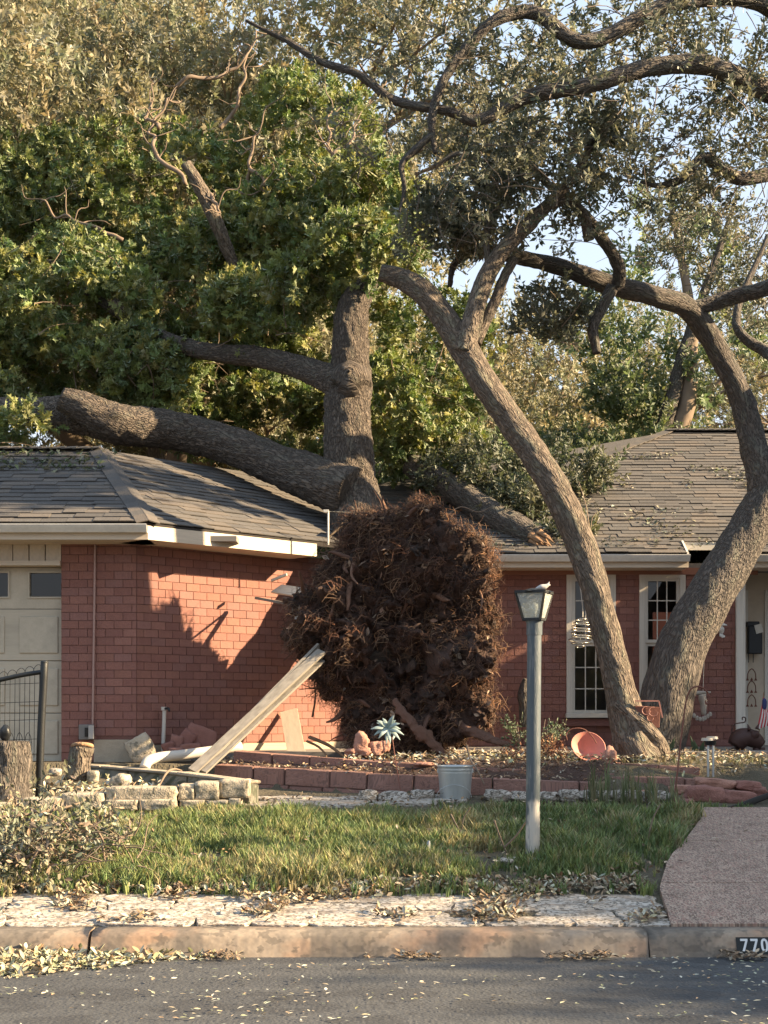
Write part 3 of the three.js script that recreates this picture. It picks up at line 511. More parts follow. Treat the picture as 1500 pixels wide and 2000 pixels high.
// conduit and outlet box on the garage wall, standpipe vent on the roof
{
  const o = thing('outlet_box', 'grey weatherproof outlet box with conduit running up the brick garage wall', 'outlet box', P(168, 1445, CZ - 0.03));
  part(o, 'box', new RoundedBoxGeometry(0.16, 0.17, 0.09, 2, 0.012).translate(...P(169, 1430, CZ - 0.06).toArray()), mat([0.15, 0.14, 0.13], { roughness: 0.5 }));
  part(o, 'cover', new RoundedBoxGeometry(0.06, 0.15, 0.02, 2, 0.006).translate(...P(178, 1430, CZ - 0.12).toArray()), mat([0.3, 0.29, 0.28], { roughness: 0.4 }));
  part(o, 'outlet_face', bx(0.05, 0.1, 0.012, ...P(170, 1430, CZ - 0.115).toArray()), M_dark);
  part(o, 'conduit', wire([P(186, 1052, CZ - 0.03), P(184, 1200, CZ - 0.03), P(181, 1418, CZ - 0.03)], 0.013, 8, 0.2), mat([0.32, 0.2, 0.17], { roughness: 0.5 }));
}

// ---------------------------------------------------------------- fallen tree with its root plate
const RBZ = 16.5;
const fallen = thing('fallen_oak', 'uprooted oak thrown onto the roof with its root plate standing on edge', 'tree', P(790, 1480, RBZ));
{
  const opt = { M: 44, step: 0.05, rough: 0.05, ridge: 0.022 };
  part(fallen, 'trunk', limb([P(755, 1330, 16.75), P(742, 1258, 17.2), P(726, 1138, 18.0), P(704, 1045, 18.5), P(686, 960, 18.85), P(680, 880, 18.9), P(679, 800, 18.95), P(684, 730, 19.0), P(684, 660, 19.0), P(690, 600, 19.1), P(720, 545, 19.4), P(760, 480, 19.9)], [0.44, 0.36, 0.34, 0.34, 0.345, 0.32, 0.30, 0.265, 0.225, 0.20, 0.14, 0.08], opt), M_barkFall);
  // swollen collars on the stem
  part(fallen, 'knot', limb([P(700, 766, 18.80), P(684, 748, 18.86), P(664, 766, 18.82)], [0.20, 0.285, 0.20], { M: 24, step: 0.04, ridge: 0.02 }), M_barkFall);
  part(fallen, 'limb', limb([P(690, 965, 18.6), P(620, 938, 18.85), P(560, 916, 19.1), P(500, 890, 19.3), P(440, 867, 19.45), P(380, 850, 19.5), P(320, 838, 19.4), P(260, 832, 19.2), P(215, 822, 19.05), P(165, 798, 18.95), P(118, 778, 18.9)], [0.33, 0.30, 0.265, 0.255, 0.25, 0.245, 0.25, 0.26, 0.25, 0.21, 0.15], { ...opt, seed: 3 }), M_barkFall);
  part(fallen, 'limb', limb([P(235, 832, 19.15), P(160, 812, 19.3), P(90, 806, 19.5), P(10, 802, 19.7), P(-120, 790, 20.2), P(-260, 740, 20.8)], [0.24, 0.24, 0.2, 0.18, 0.14, 0.07], { M: 28, step: 0.06, ridge: 0.018, seed: 5 }), M_barkFall);
  part(fallen, 'limb', limb([P(672, 752, 18.9), P(620, 730, 19.1), P(560, 710, 19.4), P(490, 695, 19.7), P(420, 690, 19.9), P(360, 676, 20.1), P(310, 655, 20.4), P(200, 590, 21), P(80, 500, 21.6)], [0.22, 0.17, 0.145, 0.14, 0.12, 0.11, 0.09, 0.06, 0.03], { M: 22, step: 0.07, ridge: 0.014, seed: 8 }), M_barkFall);
  part(fallen, 'limb', limb([P(470, 545, 21), P(445, 490, 20.8), P(420, 430, 20.6), P(395, 375, 20.5), P(362, 318, 20.4)], [0.07, 0.09, 0.10, 0.10, 0.07], { M: 18, step: 0.06, ridge: 0.012, seed: 9 }), M_bark);
  part(fallen, 'limb', limb([P(265, 640, 20.6), P(240, 612, 20.5), P(222, 590, 20.5)], [0.10, 0.10, 0.08], { M: 14, step: 0.06, ridge: 0.01, seed: 9 }), M_bark);
  // pale dead branches standing out of the leaves
  const tw = [[[470, 380, 21.2], [488, 330, 21], [495, 280, 21], [512, 240, 21]], [[488, 330, 21], [515, 350, 20.9], [520, 380, 20.9]], [[362, 360, 20.7], [310, 310, 20.8], [290, 260, 21], [320, 215, 21.2], [345, 170, 21.4]], [[345, 170, 21.4], [430, 150, 21.5], [480, 110, 21.6], [500, 60, 21.8]], [[310, 250, 21], [285, 235, 21.2], [300, 190, 21.3]], [[240, 470, 20.8], [190, 445, 20.7], [130, 420, 20.8], [80, 395, 21]], [[410, 380, 20.5], [425, 400, 20.4], [430, 420, 20.4]], [[645, 350, 20.6], [650, 300, 20.6], [640, 250, 20.7], [650, 215, 20.8]], [[650, 300, 20.6], [690, 270, 20.7], [705, 235, 20.9]], [[430, 250, 21.4], [465, 200, 21.4], [480, 150, 21.5], [490, 90, 21.7]]];
  tw.forEach((t, i) => { const j = jag(t.map(p => P(...p)), 0.16, i + 900), br = part(fallen, 'dead_branch', limb(j, j.map((_, k) => lerp(0.034, 0.010, k / (j.length - 1))), { M: 7, step: 0.05, rough: 0.25, freq: 5, seed: i }), M_twig), q = RNG(i + 950);
    for (let k = 2; k < j.length; k += 1) { const d = V(R(-1, 1, q), R(-.2, 1, q), R(-.6, .6, q)).normalize(), L = R(0.2, 0.6, q), e = jag([j[k], j[k].clone().addScaledVector(d, L)], 0.2, k + i); part(br, 'twig', limb(e, [0.011, 0.009, 0.007, 0.003], { M: 5, step: 0.06, rough: 0.1 }), M_twig); } });
  // second limb lying down the main roof, split at its end
  const l2 = part(fallen, 'limb', limb([P(800, 905, 21.1), P(850, 935, 20.95), P(900, 965, 20.6), P(950, 1000, 20.2), P(1000, 1030, 19.85), P(1050, 1055, 19.6), P(1072, 1066, 19.5)], [0.17, 0.18, 0.19, 0.2, 0.21, 0.19, 0.12], { M: 24, step: 0.06, ridge: 0.016, seed: 12 }), M_barkGrey);
  { const q = RNG(808); for (let k = 0; k < 9; k++) { const x = 1040 + R(-6, 12, q), y = 1044 + R(-10, 14, q), L = R(0.5, 1, q); part(l2, 'splinter', limb([P(x, y, 19.42), P(x + 20 * L, y + 14 * L, 19.36), P(x + 42 * L, y + 32 * L + R(-4, 4, q), 19.28)], [0.05, 0.035, 0.004], { M: 6, step: 0.03, rough: 0.3, freq: 9, oval: 0.5, seed: k }), M_wood); } }
  // root plate: soil mass with an egg outline
  const rad = [[0, 185], [45, 222], [75, 215], [90, 208], [110, 222], [135, 214], [158, 216], [172, 205], [188, 165], [225, 180], [270, 238], [315, 236], [340, 190], [360, 185]], sc = RBZ / F, cx = (782 - 750) * sc, cy = EYE - (1245 - YH) * sc;
  let g = new THREE.SphereGeometry(1, 200, 150); g = mergeVertices(g.deleteAttribute('normal').deleteAttribute('uv'), 1e-5); const p = g.attributes.position, uv = [];
  for (let i = 0; i < p.count; i++) {
    const x = p.getX(i), y = p.getY(i), z = p.getZ(i), a = (Math.atan2(y, x) * 180 / Math.PI + 360) % 360, rr = lineAt(rad, a) * sc * 0.93, h = Math.hypot(x, y);
    const prof = Math.pow(h, 0.75); let X = cx + x / (h || 1) * prof * rr, Y = cy + y / (h || 1) * prof * rr, Zz = -RBZ + (z * (z < 0 ? 0.30 : 0.38) * (0.35 + 0.65 * smooth(0.95, -0.1, y)) + 0.06 * y);
    const hollow = 0.3 * smooth(0.25, -0.25, x - 0.1 + 0.5 * n3(X * 2, Y * 2, 3)) * smooth(0.15, -0.3, y) * smooth(-1.0, -0.75, y) * Math.max(0, z); Zz -= hollow;
    const f1 = fbm(X * 1.3, Y * 1.3, Zz * 1.3 + 4, 3), f2 = fbm(X * 5, Y * 5, Zz * 5, 4), f3 = fbm(X * 16, Y * 16, Zz * 16, 2), d = 0.34 * f1 + 0.2 * f2 + 0.07 * f3;
    X += x * d; Y += y * d; Zz += z * (d * 1.5 - 0.10 * smooth(0.4, -0.8, y));
    p.setXYZ(i, X, Math.max(Y, 1.0), Zz); uv.push(X * 1.2, Y * 1.2 + Zz);
  }
  g.setAttribute('uv', new THREE.Float32BufferAttribute(uv, 2)); g.computeVertexNormals();
  const plate = part(fallen, 'root_plate', g, M_soil);
  const r = RNG(404), surf = [], nn = V(0, 0, 0); const pw = i => V(p.getX(i), p.getY(i), p.getZ(i)).add(fallen.position), nm = g.attributes.normal;
  const cand = []; for (let i = 0; i < p.count; i++) if (nm.getZ(i) > -0.25) cand.push(i);
  const rootMats = [mat([0.15, 0.078, 0.052], { bumpMap: grain, bumpScale: .01 }), mat([0.125, 0.066, 0.045], { bumpMap: grain, bumpScale: .01 }), mat([0.19, 0.105, 0.07], { bumpMap: grain, bumpScale: .01 })];
  for (let k = 0; k < 170; k++) { // torn roots
    const i = cand[Math.floor(r() * cand.length)], a = pw(i), n = V(nm.getX(i), nm.getY(i), nm.getZ(i)), big = k < 22, L = big ? R(0.2, 0.42, r) : R(0.1, 0.32, r), rr = big ? R(0.016, 0.038, r) : R(0.006, 0.014, r);
    const radial = V(a.x - cx, a.y - cy, 0).normalize(); let d = n.clone().multiplyScalar(R(0.2, 0.7, r)).addScaledVector(radial, R(0.0, 0.4, r)).add(V(R(-.6, .6, r), R(-.6, .4, r), R(-.1, .3, r))).normalize();
    const pts = [a.clone().addScaledVector(n, -0.06)]; let q = a.clone(); for (let s = 0; s < 4; s++) { d.add(V(R(-.45, .45, r), R(-.5, .3, r), R(-.3, .3, r))).normalize(); q = q.clone().addScaledVector(d, L / 4); if (q.y < 1.08) q.y = 1.08; pts.push(q); }
    part(plate, 'root', limb(pts, [rr * 1.2, rr, rr * 0.9, rr * 0.7, rr * 0.35], { M: 6, step: 0.05, rough: 0.15, freq: 8, seed: k }), rootMats[k % 3]);
  }
  const hair = []; // fine rootlets
  for (let k = 0; k < 7600; k++) { const i = cand[Math.floor(r() * cand.length)], a = pw(i), n = V(nm.getX(i), nm.getY(i), nm.getZ(i)); if (fbm(a.x * 3, a.y * 3, a.z * 3, 2) < -0.18) continue; const d = n.multiplyScalar(R(0.2, 0.8, r)).add(V(R(-.8, .8, r), R(-1.0, .5, r), R(-.3, .5, r))).normalize();
    const s = R(0.6, 1.7, r); hair.push([new THREE.Matrix4().compose(a, new THREE.Quaternion().setFromUnitVectors(V(0, 1, 0), d), V(s * R(.7, 1.5, r), s, s)), tint(pick([[0.15, 0.075, 0.045], [0.08, 0.04, 0.028], [0.05, 0.028, 0.02], [0.22, 0.125, 0.07]], r), 0.4, r)]); }
  const hg = merge([0, 1, 2].map(k => { const q = RNG(k + 3); const c = [V(0, 0, 0)]; for (let s = 1; s < 5; s++) c.push(V(R(-.02, .02, q) * s, s * 0.032, R(-.02, .02, q) * s)); return limb(c, [0.0026, 0.0022, 0.002, 0.0015, 0.0008], { M: 3, step: 0.03, rough: 0, capA: false, capB: false }); }));
  instances(plate, 'rootlets', hg, mat([1, 1, 1]), hair);
  const clods = [], rg = rockGeo(3, 1, 0.7, 0.8, 2, 1.1, 0.2);
  for (let k = 0; k < 3600; k++) { const i = cand[Math.floor(r() * cand.length)], a = pw(i), s = 0.010 + 0.045 * Math.pow(r(), 3); clods.push([new THREE.Matrix4().compose(a, new THREE.Quaternion().setFromEuler(new THREE.Euler(r() * 6, r() * 6, r() * 6)), V(s * R(.6, 1.6, r), s * R(.5, 1, r), s)), tint(pick([[0.055, 0.032, 0.022], [0.085, 0.045, 0.03], [0.05, 0.03, 0.022], [0.11, 0.06, 0.04]], r), 0.4, r)]); }
  instances(plate, 'clods', rg, mat([1, 1, 1], { bumpMap: grain, bumpScale: .01 }), clods);
  const flakes = [], fg = leafShape('oval', 0.11, 0.06);
  for (let k = 0; k < 420; k++) { const i = cand[Math.floor(r() * cand.length)], a = pw(i); flakes.push([pose(a.add(V(0, 0, 0.02)), R(0.5, 1.2, r), r() * 6, r() * 6, r() * 6), tint(pick([[0.30, 0.21, 0.15], [0.20, 0.12, 0.085], [0.38, 0.30, 0.23]], r), 0.3, r)]); }
  instances(plate, 'leaf_litter', fg, M_litter, flakes);
  // bark slabs and the big root at its foot
  part(plate, 'root', limb([P(770, 1365, 16.1), P(800, 1410, 16.05), P(835, 1440, 16.07), P(870, 1480, 16.1)], [0.03, 0.05, 0.06, 0.03], { M: 12, step: 0.02, rough: 0.7, freq: 9, oval: .45 }), rootMats[1]);
  part(plate, 'root', limb([P(900, 1420, 16.3), P(950, 1440, 16.1), P(985, 1452, 16), P(1015, 1466, 16)], [0.07, 0.045, 0.028, 0.01], { M: 12, step: 0.02, rough: 0.6, freq: 9, oval: .7 }), rootMats[1]);
  part(plate, 'root', limb([P(935, 1130, 16.5), P(942, 1095, 16.4), P(948, 1068, 16.4), P(944, 1056, 16.4)], [0.04, 0.035, 0.03, 0.018], { M: 8, step: 0.04, rough: 0.15, freq: 8 }), rootMats[0]);
  // leaves of the crown behind the roof
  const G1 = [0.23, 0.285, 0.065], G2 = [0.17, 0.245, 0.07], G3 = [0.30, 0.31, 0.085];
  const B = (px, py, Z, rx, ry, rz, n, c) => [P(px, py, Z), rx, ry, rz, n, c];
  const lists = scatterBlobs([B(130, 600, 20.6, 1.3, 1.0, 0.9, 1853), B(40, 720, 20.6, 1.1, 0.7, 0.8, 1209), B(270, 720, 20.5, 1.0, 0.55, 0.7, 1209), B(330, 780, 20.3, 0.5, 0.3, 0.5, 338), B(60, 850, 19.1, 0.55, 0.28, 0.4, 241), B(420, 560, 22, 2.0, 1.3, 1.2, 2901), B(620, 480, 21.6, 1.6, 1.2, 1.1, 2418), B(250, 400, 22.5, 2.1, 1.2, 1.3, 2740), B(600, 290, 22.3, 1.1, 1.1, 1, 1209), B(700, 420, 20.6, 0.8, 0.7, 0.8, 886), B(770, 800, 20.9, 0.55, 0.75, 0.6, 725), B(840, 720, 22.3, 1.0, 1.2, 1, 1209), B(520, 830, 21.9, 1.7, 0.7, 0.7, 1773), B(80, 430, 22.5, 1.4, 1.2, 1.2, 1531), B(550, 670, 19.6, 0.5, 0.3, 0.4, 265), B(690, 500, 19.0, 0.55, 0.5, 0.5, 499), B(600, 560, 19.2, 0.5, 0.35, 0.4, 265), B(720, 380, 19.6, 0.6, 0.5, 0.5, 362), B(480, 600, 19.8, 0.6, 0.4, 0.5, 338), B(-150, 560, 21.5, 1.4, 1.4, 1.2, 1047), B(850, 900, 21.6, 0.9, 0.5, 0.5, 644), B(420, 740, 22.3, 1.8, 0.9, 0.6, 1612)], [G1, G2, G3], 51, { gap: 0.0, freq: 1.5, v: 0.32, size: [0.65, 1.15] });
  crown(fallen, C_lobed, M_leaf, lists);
  part(fallen, 'twigs', twigs([...lists[0], ...lists[1]], 52, 26, 0.7, 0.009), M_twig);
}

// ---------------------------------------------------------------- standing oaks in the yard
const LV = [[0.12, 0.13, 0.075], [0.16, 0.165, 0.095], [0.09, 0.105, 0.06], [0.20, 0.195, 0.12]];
const blob = (px, py, Z, rx, ry, rz, n, c) => [P(px, py, Z), rx, ry, rz, n, c];
function jag(pts, k, seed) { const r = RNG(seed), o = [pts[0]]; for (let i = 1; i < pts.length; i++) { const a = pts[i - 1], b = pts[i], d = a.distanceTo(b) * k; for (const t of [0.33, 0.67]) o.push(a.clone().lerp(b, t).add(V(R(-d, d, r), R(-d, d, r), R(-d, d, r)))); o.push(b); } return o; }
function twigs(list, seed, per, L, r0) {                   // thin shoots that start on leaf clusters
  const r = RNG(seed), gs = [];
  for (let i = 0; i < list.length; i += per) { const e = list[i][0].elements, a = V(e[12], e[13], e[14]); let d = V(R(-1, 1, r), R(-.6, 1, r), R(-1, 1, r)).normalize(); const pts = [a.clone().addScaledVector(d, -L / 2)]; for (let s = 0; s < 3; s++) { d.add(V(R(-.5, .5, r), R(-.5, .4, r), R(-.5, .5, r))).normalize(); pts.push(pts[s].clone().addScaledVector(d, L / 3)); } gs.push(limb(pts, [r0, r0 * .8, r0 * .6, r0 * .3], { M: 4, step: L / 4, rough: 0, capA: false, capB: false })); }
  return merge(gs);
}
{
  const o = thing('live_oak', 'thick leaning live oak rising through the notched eave over the front walk', 'tree', P(1290, 1470, 18));
  const opt = { M: 40, step: 0.06, rough: 0.04, ridge: 0.007 };
  part(o, 'trunk', limb([P(1262, 1500, 18), P(1284, 1440, 18), P(1334, 1260, 18.1), P(1390, 1160, 18.2), P(1440, 1075, 18.35), P(1484, 1000, 18.45), P(1540, 915, 18.5), P(1620, 800, 18.4), P(1690, 620, 18), P(1750, 400, 17.6), P(1780, 200, 17.4)], [0.42, 0.345, 0.305, 0.29, 0.27, 0.26, 0.25, 0.23, 0.2, 0.15, 0.08], opt), M_barkGrey);
  const lb = (pts, rs, m = M_barkGrey, s = 1) => part(o, 'limb', limb(pts.map(p => P(...p)), rs, { M: 16, step: 0.06, rough: 0.09, ridge: 0.01, seed: s }), m);
  lb([[1492, 1000, 18.45], [1488, 930, 18.5], [1470, 865, 18.6], [1452, 790, 18.65], [1408, 697, 18.6], [1345, 605, 18.4], [1270, 577, 18.1], [1180, 553, 17.8], [1090, 520, 17.6], [1005, 502, 17.4], [930, 490, 17.3], [888, 515, 17.2], [878, 560, 17.2]], [0.2, 0.195, 0.175, 0.155, 0.14, 0.14, 0.125, 0.115, 0.10, 0.085, 0.06, 0.045, 0.025], M_barkGrey, 2);
  lb([[1208, 560, 17.6], [1208, 520, 17.5], [1165, 450, 17.4], [1128, 405, 17.3], [1060, 350, 17.2], [1000, 250, 17.1]], [0.075, 0.075, 0.07, 0.06, 0.04, 0.02]);
  lb([[1195, 562, 17.6], [1168, 615, 17.5], [1158, 640, 17.45], [1166, 690, 17.4]], [0.075, 0.07, 0.065, 0.05]);
  lb([[1350, 605, 18.4], [1430, 580, 18.4], [1500, 562, 18.3], [1600, 500, 18.2]], [0.10, 0.095, 0.09, 0.08]);
  lb([[1740, 420, 17.3], [1600, 230, 16.3], [1480, 170, 15.8], [1380, 128, 15.5], [1270, 132, 15.4], [1150, 166, 15.3], [1020, 192, 15.3], [930, 236, 15.2], [880, 218, 15.2], [770, 196, 15.2], [700, 145, 15.2], [630, 122, 15.3], [560, 80, 15.4], [480, 40, 15.5]], [0.13, 0.12, 0.11, 0.10, 0.09, 0.08, 0.07, 0.06, 0.05, 0.045, 0.04, 0.035, 0.028, 0.015], M_barkGrey, 4);
  lb([[1750, 350, 17.2], [1500, 10, 16], [1320, 5, 15.6], [1135, 82, 15.3], [1040, 24, 15.3], [960, 45, 15.2], [905, 102, 15.2], [860, 170, 15.1], [843, 240, 15.1], [850, 300, 15.1]], [0.12, 0.11, 0.09, 0.075, 0.07, 0.06, 0.055, 0.045, 0.04, 0.02], M_barkGrey, 6);
  lb([[845, 262, 15.1], [820, 285, 15.1], [785, 320, 15.1], [790, 370, 15.1], [780, 415, 15.1]], [0.035, 0.032, 0.028, 0.022, 0.01], M_barkGrey, 7);
  lb([[850, 325, 15.1], [890, 300, 15.1], [915, 302, 15.1]], [0.02, 0.025, 0.012], M_barkGrey, 7);
  lb([[1760, 420, 17.3], [1560, 335, 16.6], [1440, 347, 16.2], [1375, 308, 16.1], [1330, 350, 16], [1285, 362, 16], [1250, 355, 16]], [0.09, 0.085, 0.075, 0.05, 0.045, 0.03, 0.012], M_barkGrey, 8);
  lb([[1500, 460, 20.5], [1440, 640, 19.8], [1500, 690, 19.6], [1600, 740, 18]], [0.03, 0.06, 0.08, 0.12], M_barkGrey, 9);
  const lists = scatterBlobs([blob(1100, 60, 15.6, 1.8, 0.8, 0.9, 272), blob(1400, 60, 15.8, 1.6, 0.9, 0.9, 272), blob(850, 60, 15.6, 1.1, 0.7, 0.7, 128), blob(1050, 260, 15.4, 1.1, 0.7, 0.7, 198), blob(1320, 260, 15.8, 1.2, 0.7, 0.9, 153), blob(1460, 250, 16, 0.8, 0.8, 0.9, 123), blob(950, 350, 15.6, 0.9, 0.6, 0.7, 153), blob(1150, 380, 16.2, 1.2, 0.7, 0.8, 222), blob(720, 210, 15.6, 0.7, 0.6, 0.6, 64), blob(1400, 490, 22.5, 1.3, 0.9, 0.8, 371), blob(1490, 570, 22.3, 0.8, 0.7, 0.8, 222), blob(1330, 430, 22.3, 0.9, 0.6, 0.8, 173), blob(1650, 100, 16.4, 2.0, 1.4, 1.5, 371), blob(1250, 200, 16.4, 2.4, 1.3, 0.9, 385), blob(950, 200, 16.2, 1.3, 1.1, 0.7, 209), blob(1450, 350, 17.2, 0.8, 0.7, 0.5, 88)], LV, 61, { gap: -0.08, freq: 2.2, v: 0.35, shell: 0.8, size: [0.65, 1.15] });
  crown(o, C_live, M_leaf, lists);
  part(o, 'twigs', twigs([...lists[0], ...lists[1]], 62, 3, 0.6, 0.007), M_twigDark);
}
{
  const o = thing('live_oak', 'slender sunlit oak leaning over the bed with its top broken off', 'tree', P(1240, 1482, 15.9));
  const opt = { M: 34, step: 0.05, rough: 0.06, ridge: 0.008, seed: 31 };
  part(o, 'trunk', limb([P(1240, 1505, 15.85), P(1236, 1450, 15.85), P(1212, 1350, 15.85), P(1190, 1260, 15.85), P(1165, 1160, 15.85), P(1135, 1065, 15.9), P(1090, 965, 15.9), P(1045, 890, 15.95), P(1000, 825, 16), P(945, 745, 16), P(905, 680, 16.05), P(870, 625, 16.1), P(825, 570, 16.15), P(785, 545, 16.2), P(742, 533, 16.2)], [0.27, 0.22, 0.165, 0.15, 0.152, 0.16, 0.158, 0.152, 0.15, 0.15, 0.15, 0.14, 0.13, 0.115, 0.09], opt), M_bark);
  part(o, 'buttress_root', limb([P(1205, 1370, 15.78), P(1240, 1405, 15.74), P(1275, 1440, 15.72), P(1290, 1470, 15.75), P(1285, 1500, 15.8)], [0.10, 0.10, 0.095, 0.10, 0.11], { M: 18, step: 0.05, ridge: 0.012, seed: 4 }), M_bark);
  part(o, 'buttress_root', limb([P(1230, 1440, 15.7), P(1245, 1470, 15.66), P(1260, 1500, 15.66)], [0.15, 0.19, 0.22], { M: 20, step: 0.05, ridge: 0.02, rough: 0.14, seed: 5 }), M_bark);
  const lb = (pts, rs, m = M_bark, s = 1) => part(o, 'limb', limb(pts.map(p => P(...p)), rs, { M: 16, step: 0.06, rough: 0.08, ridge: 0.01, seed: s }), m);
  lb([[905, 690, 16], [918, 640, 16], [935, 580, 16.05], [955, 530, 16.1], [985, 485, 16.15], [1025, 445, 16.2], [1070, 400, 16.3], [1130, 330, 16.4], [1180, 220, 16.5]], [0.13, 0.11, 0.10, 0.095, 0.09, 0.085, 0.07, 0.05, 0.02]);
  lb([[930, 670, 16.1], [950, 625, 16.15], [968, 585, 16.2], [985, 540, 16.25], [1005, 505, 16.3]], [0.065, 0.06, 0.058, 0.055, 0.05], M_bark, 3);
  lb([[1060, 405, 16.3], [1110, 395, 16.4], [1140, 425, 16.5], [1150, 470, 16.6]], [0.05, 0.055, 0.06, 0.06], M_bark, 3);
  lb([[955, 530, 16.1], [950, 460, 16.2], [960, 400, 16.3], [940, 320, 16.4]], [0.04, 0.035, 0.03, 0.015], M_bark, 5);
  const lists = scatterBlobs([blob(980, 420, 16.6, 0.8, 0.5, 0.6, 420), blob(850, 470, 17, 0.5, 0.4, 0.5, 180), blob(1120, 300, 16.8, 0.9, 0.5, 0.6, 480), blob(1080, 620, 17.6, 0.5, 0.35, 0.4, 150)], LV, 71, { gap: -0.05, freq: 1.4, shell: 0.6 });
  crown(o, C_live, M_leaf, lists);
  part(o, 'twigs', twigs([...lists[0], ...lists[1]], 72, 7, 0.5, 0.007), M_twig);
}
// ---------------------------------------------------------------- grown trees: trunk, limbs, leaf clusters at the shoots
function grow(r, base, H, o = {}) {
  const { r0 = H * 0.022, lean = V(0, 0, 0), spread = 0.62, fork = 0.28, depth = 4 } = o, gs = [], trunkG = [], tips = [];
  (function br(a, d, L, rad, k) {
    const pts = [a], n = k === 0 ? 4 : 3; let q = a, dd = d.clone();
    for (let s = 0; s < n; s++) { dd.add(V(R(-.22, .22, r), R(-.12, .2, r), R(-.22, .22, r))).normalize(); q = q.clone().addScaledVector(dd, L / n); pts.push(q); }
    const rs = pts.map((_, i) => rad * lerp(1, k === 0 ? 0.72 : 0.55, i / n)); (k === 0 ? trunkG : gs).push(limb(pts, rs, { M: [16, 9, 6, 4, 3][k], step: [0.25, 0.35, 0.4, 0.4, 0.4][k], rough: k < 2 ? 0.08 : 0, capA: false, capB: k > 2 ? false : true, seed: k }));
    if (k >= depth) { tips.push(...pts.slice(1)); return; }
    if (k >= 2) tips.push(pts[2], q);
    const c = [5, 4, 4, 3][k] + (r() < 0.4 ? 1 : 0);
    for (let i = 0; i < c; i++) { const t = i === 0 ? 1 : R(0.45, 1, r), p = pts[Math.min(n, Math.round(t * n))], a2 = i / c * 6.283 + R(-.5, .5, r); const side = V(Math.cos(a2), R(-0.15, 0.35, r), Math.sin(a2)); br(p, dd.clone().multiplyScalar(1 - spread).addScaledVector(side, spread * (i === 0 ? 0.4 : 1)).normalize(), L * R(0.62, 0.85, r) * (k === 0 ? 0.95 : 0.9), rs[n] * R(0.6, 0.8, r), k + 1); }
  })(base.clone().add(V(0, -0.1, 0)), V(0, 1, 0).add(lean).normalize(), H * fork, r0, 0);
  return { trunk: merge(trunkG), limbs: merge(gs), tips };
}
function tipLeaves(tips, r, per, sp, cols, size, v = 0.35) { const out = [[], []]; for (const t of tips) for (let i = 0; i < per; i++) out[r() < .5 ? 0 : 1].push([pose(t.clone().add(V(R(-sp, sp, r), R(-sp, sp, r) * 0.7, R(-sp, sp, r))), R(size[0], size[1], r), R(-1, 2, r), r() * 6.283, R(-1, 1, r)), tint(pick(cols, r), v, r)]); return out; }
function tree(label, X, Z, H, seed, cols, o = {}) {
  const r = RNG(seed), b = V(X, o.y ?? 1.05, -Z), t = thing('background_tree', label, 'tree', b, o.group), g = grow(r, b, H, o);
  part(t, 'trunk', g.trunk, o.bark || M_bark); part(t, 'limbs', g.limbs, o.twig || M_twig);
  crown(t, C_far, M_leaf, tipLeaves(g.tips, r, o.per ?? 9, o.sp ?? 0.65, cols, o.size || [0.7, 1.25]));
  return t;
}
const OL = [[0.28, 0.255, 0.14], [0.22, 0.22, 0.115], [0.32, 0.285, 0.165], [0.19, 0.20, 0.10]], GR = [[0.13, 0.18, 0.065], [0.17, 0.21, 0.075], [0.11, 0.15, 0.06]];
tree('tall olive oak with bare pale limbs behind the garage roof', -8.5, 29, 25, 101, OL, { per: 11 });
tree('broad olive oak crown behind the fallen tree limb', -5.6, 31.5, 24, 102, OL, { per: 11 });
tree('tall thin-leaved oak between fallen oak and roof peak', -1.2, 33, 18, 103, OL, { per: 5 });
tree('pale oak standing behind the junction of the two roofs', 4.4, 38, 19, 104, OL, { per: 2, sp: 0.9 });
tree('far olive tree past the end of the garage', -13, 34, 26, 105, OL, { per: 10 });
tree('open sparse tree behind the ridge of the main roof', 10.5, 42, 20, 106, OL, { per: 2, sp: 0.9 });
tree('dark small tree beyond the far end of the ridge', 12, 34, 12, 107, GR, { per: 6 });
tree('bushy bright tree just behind the valley of the roof', 1.6, 27.5, 9, 108, GR, { per: 12, r0: 0.12 });
tree('low green tree showing over the hip of the main roof', 4.3, 29, 7.5, 109, GR, { per: 9, r0: 0.1 });
tree('very tall oak far behind the garage', -13, 42, 33, 110, OL, { per: 8, sp: 1.1, size: [1, 1.7] });
tree('very tall oak far behind the fallen trunk', -6.5, 46, 31, 111, OL, { per: 7, sp: 1.1, size: [1, 1.7] });
{ // pair of trunks rising behind the ridge
  const t = thing('background_tree', 'twin pale trunks rising behind the roof ridge with few leaves', 'tree', V(5.2, 1.05, -26.5));
  part(t, 'trunk', limb([V(5.0, 1, -26.5), P(1290, 870, 26.5), P(1312, 780, 26.5), P(1335, 690, 26.6), P(1380, 560, 26.8), P(1440, 380, 27)], [0.25, 0.15, 0.13, 0.11, 0.08, 0.03], { M: 14, step: 0.15, ridge: 0.01 }), M_barkGrey);
  part(t, 'trunk', limb([V(5.3, 1, -26.6), P(1318, 865, 26.6), P(1342, 790, 26.6), P(1348, 700, 26.7), P(1352, 640, 26.8), P(1330, 500, 27), P(1300, 350, 27)], [0.26, 0.17, 0.16, 0.13, 0.10, 0.07, 0.03], { M: 14, step: 0.15, ridge: 0.01, seed: 2 }), M_twig);
  const lists = scatterBlobs([blob(1400, 700, 27, 1.0, 1.2, 0.8, 260), blob(1300, 480, 27.5, 1.4, 1, 1, 260), blob(1200, 640, 27.5, 1.1, 0.9, 0.8, 260), blob(1230, 780, 26.8, 0.7, 0.5, 0.6, 200)], GR, 81, { gap: 0.0, freq: 0.9 });
  crown(t, C_far, M_leaf, lists);
}
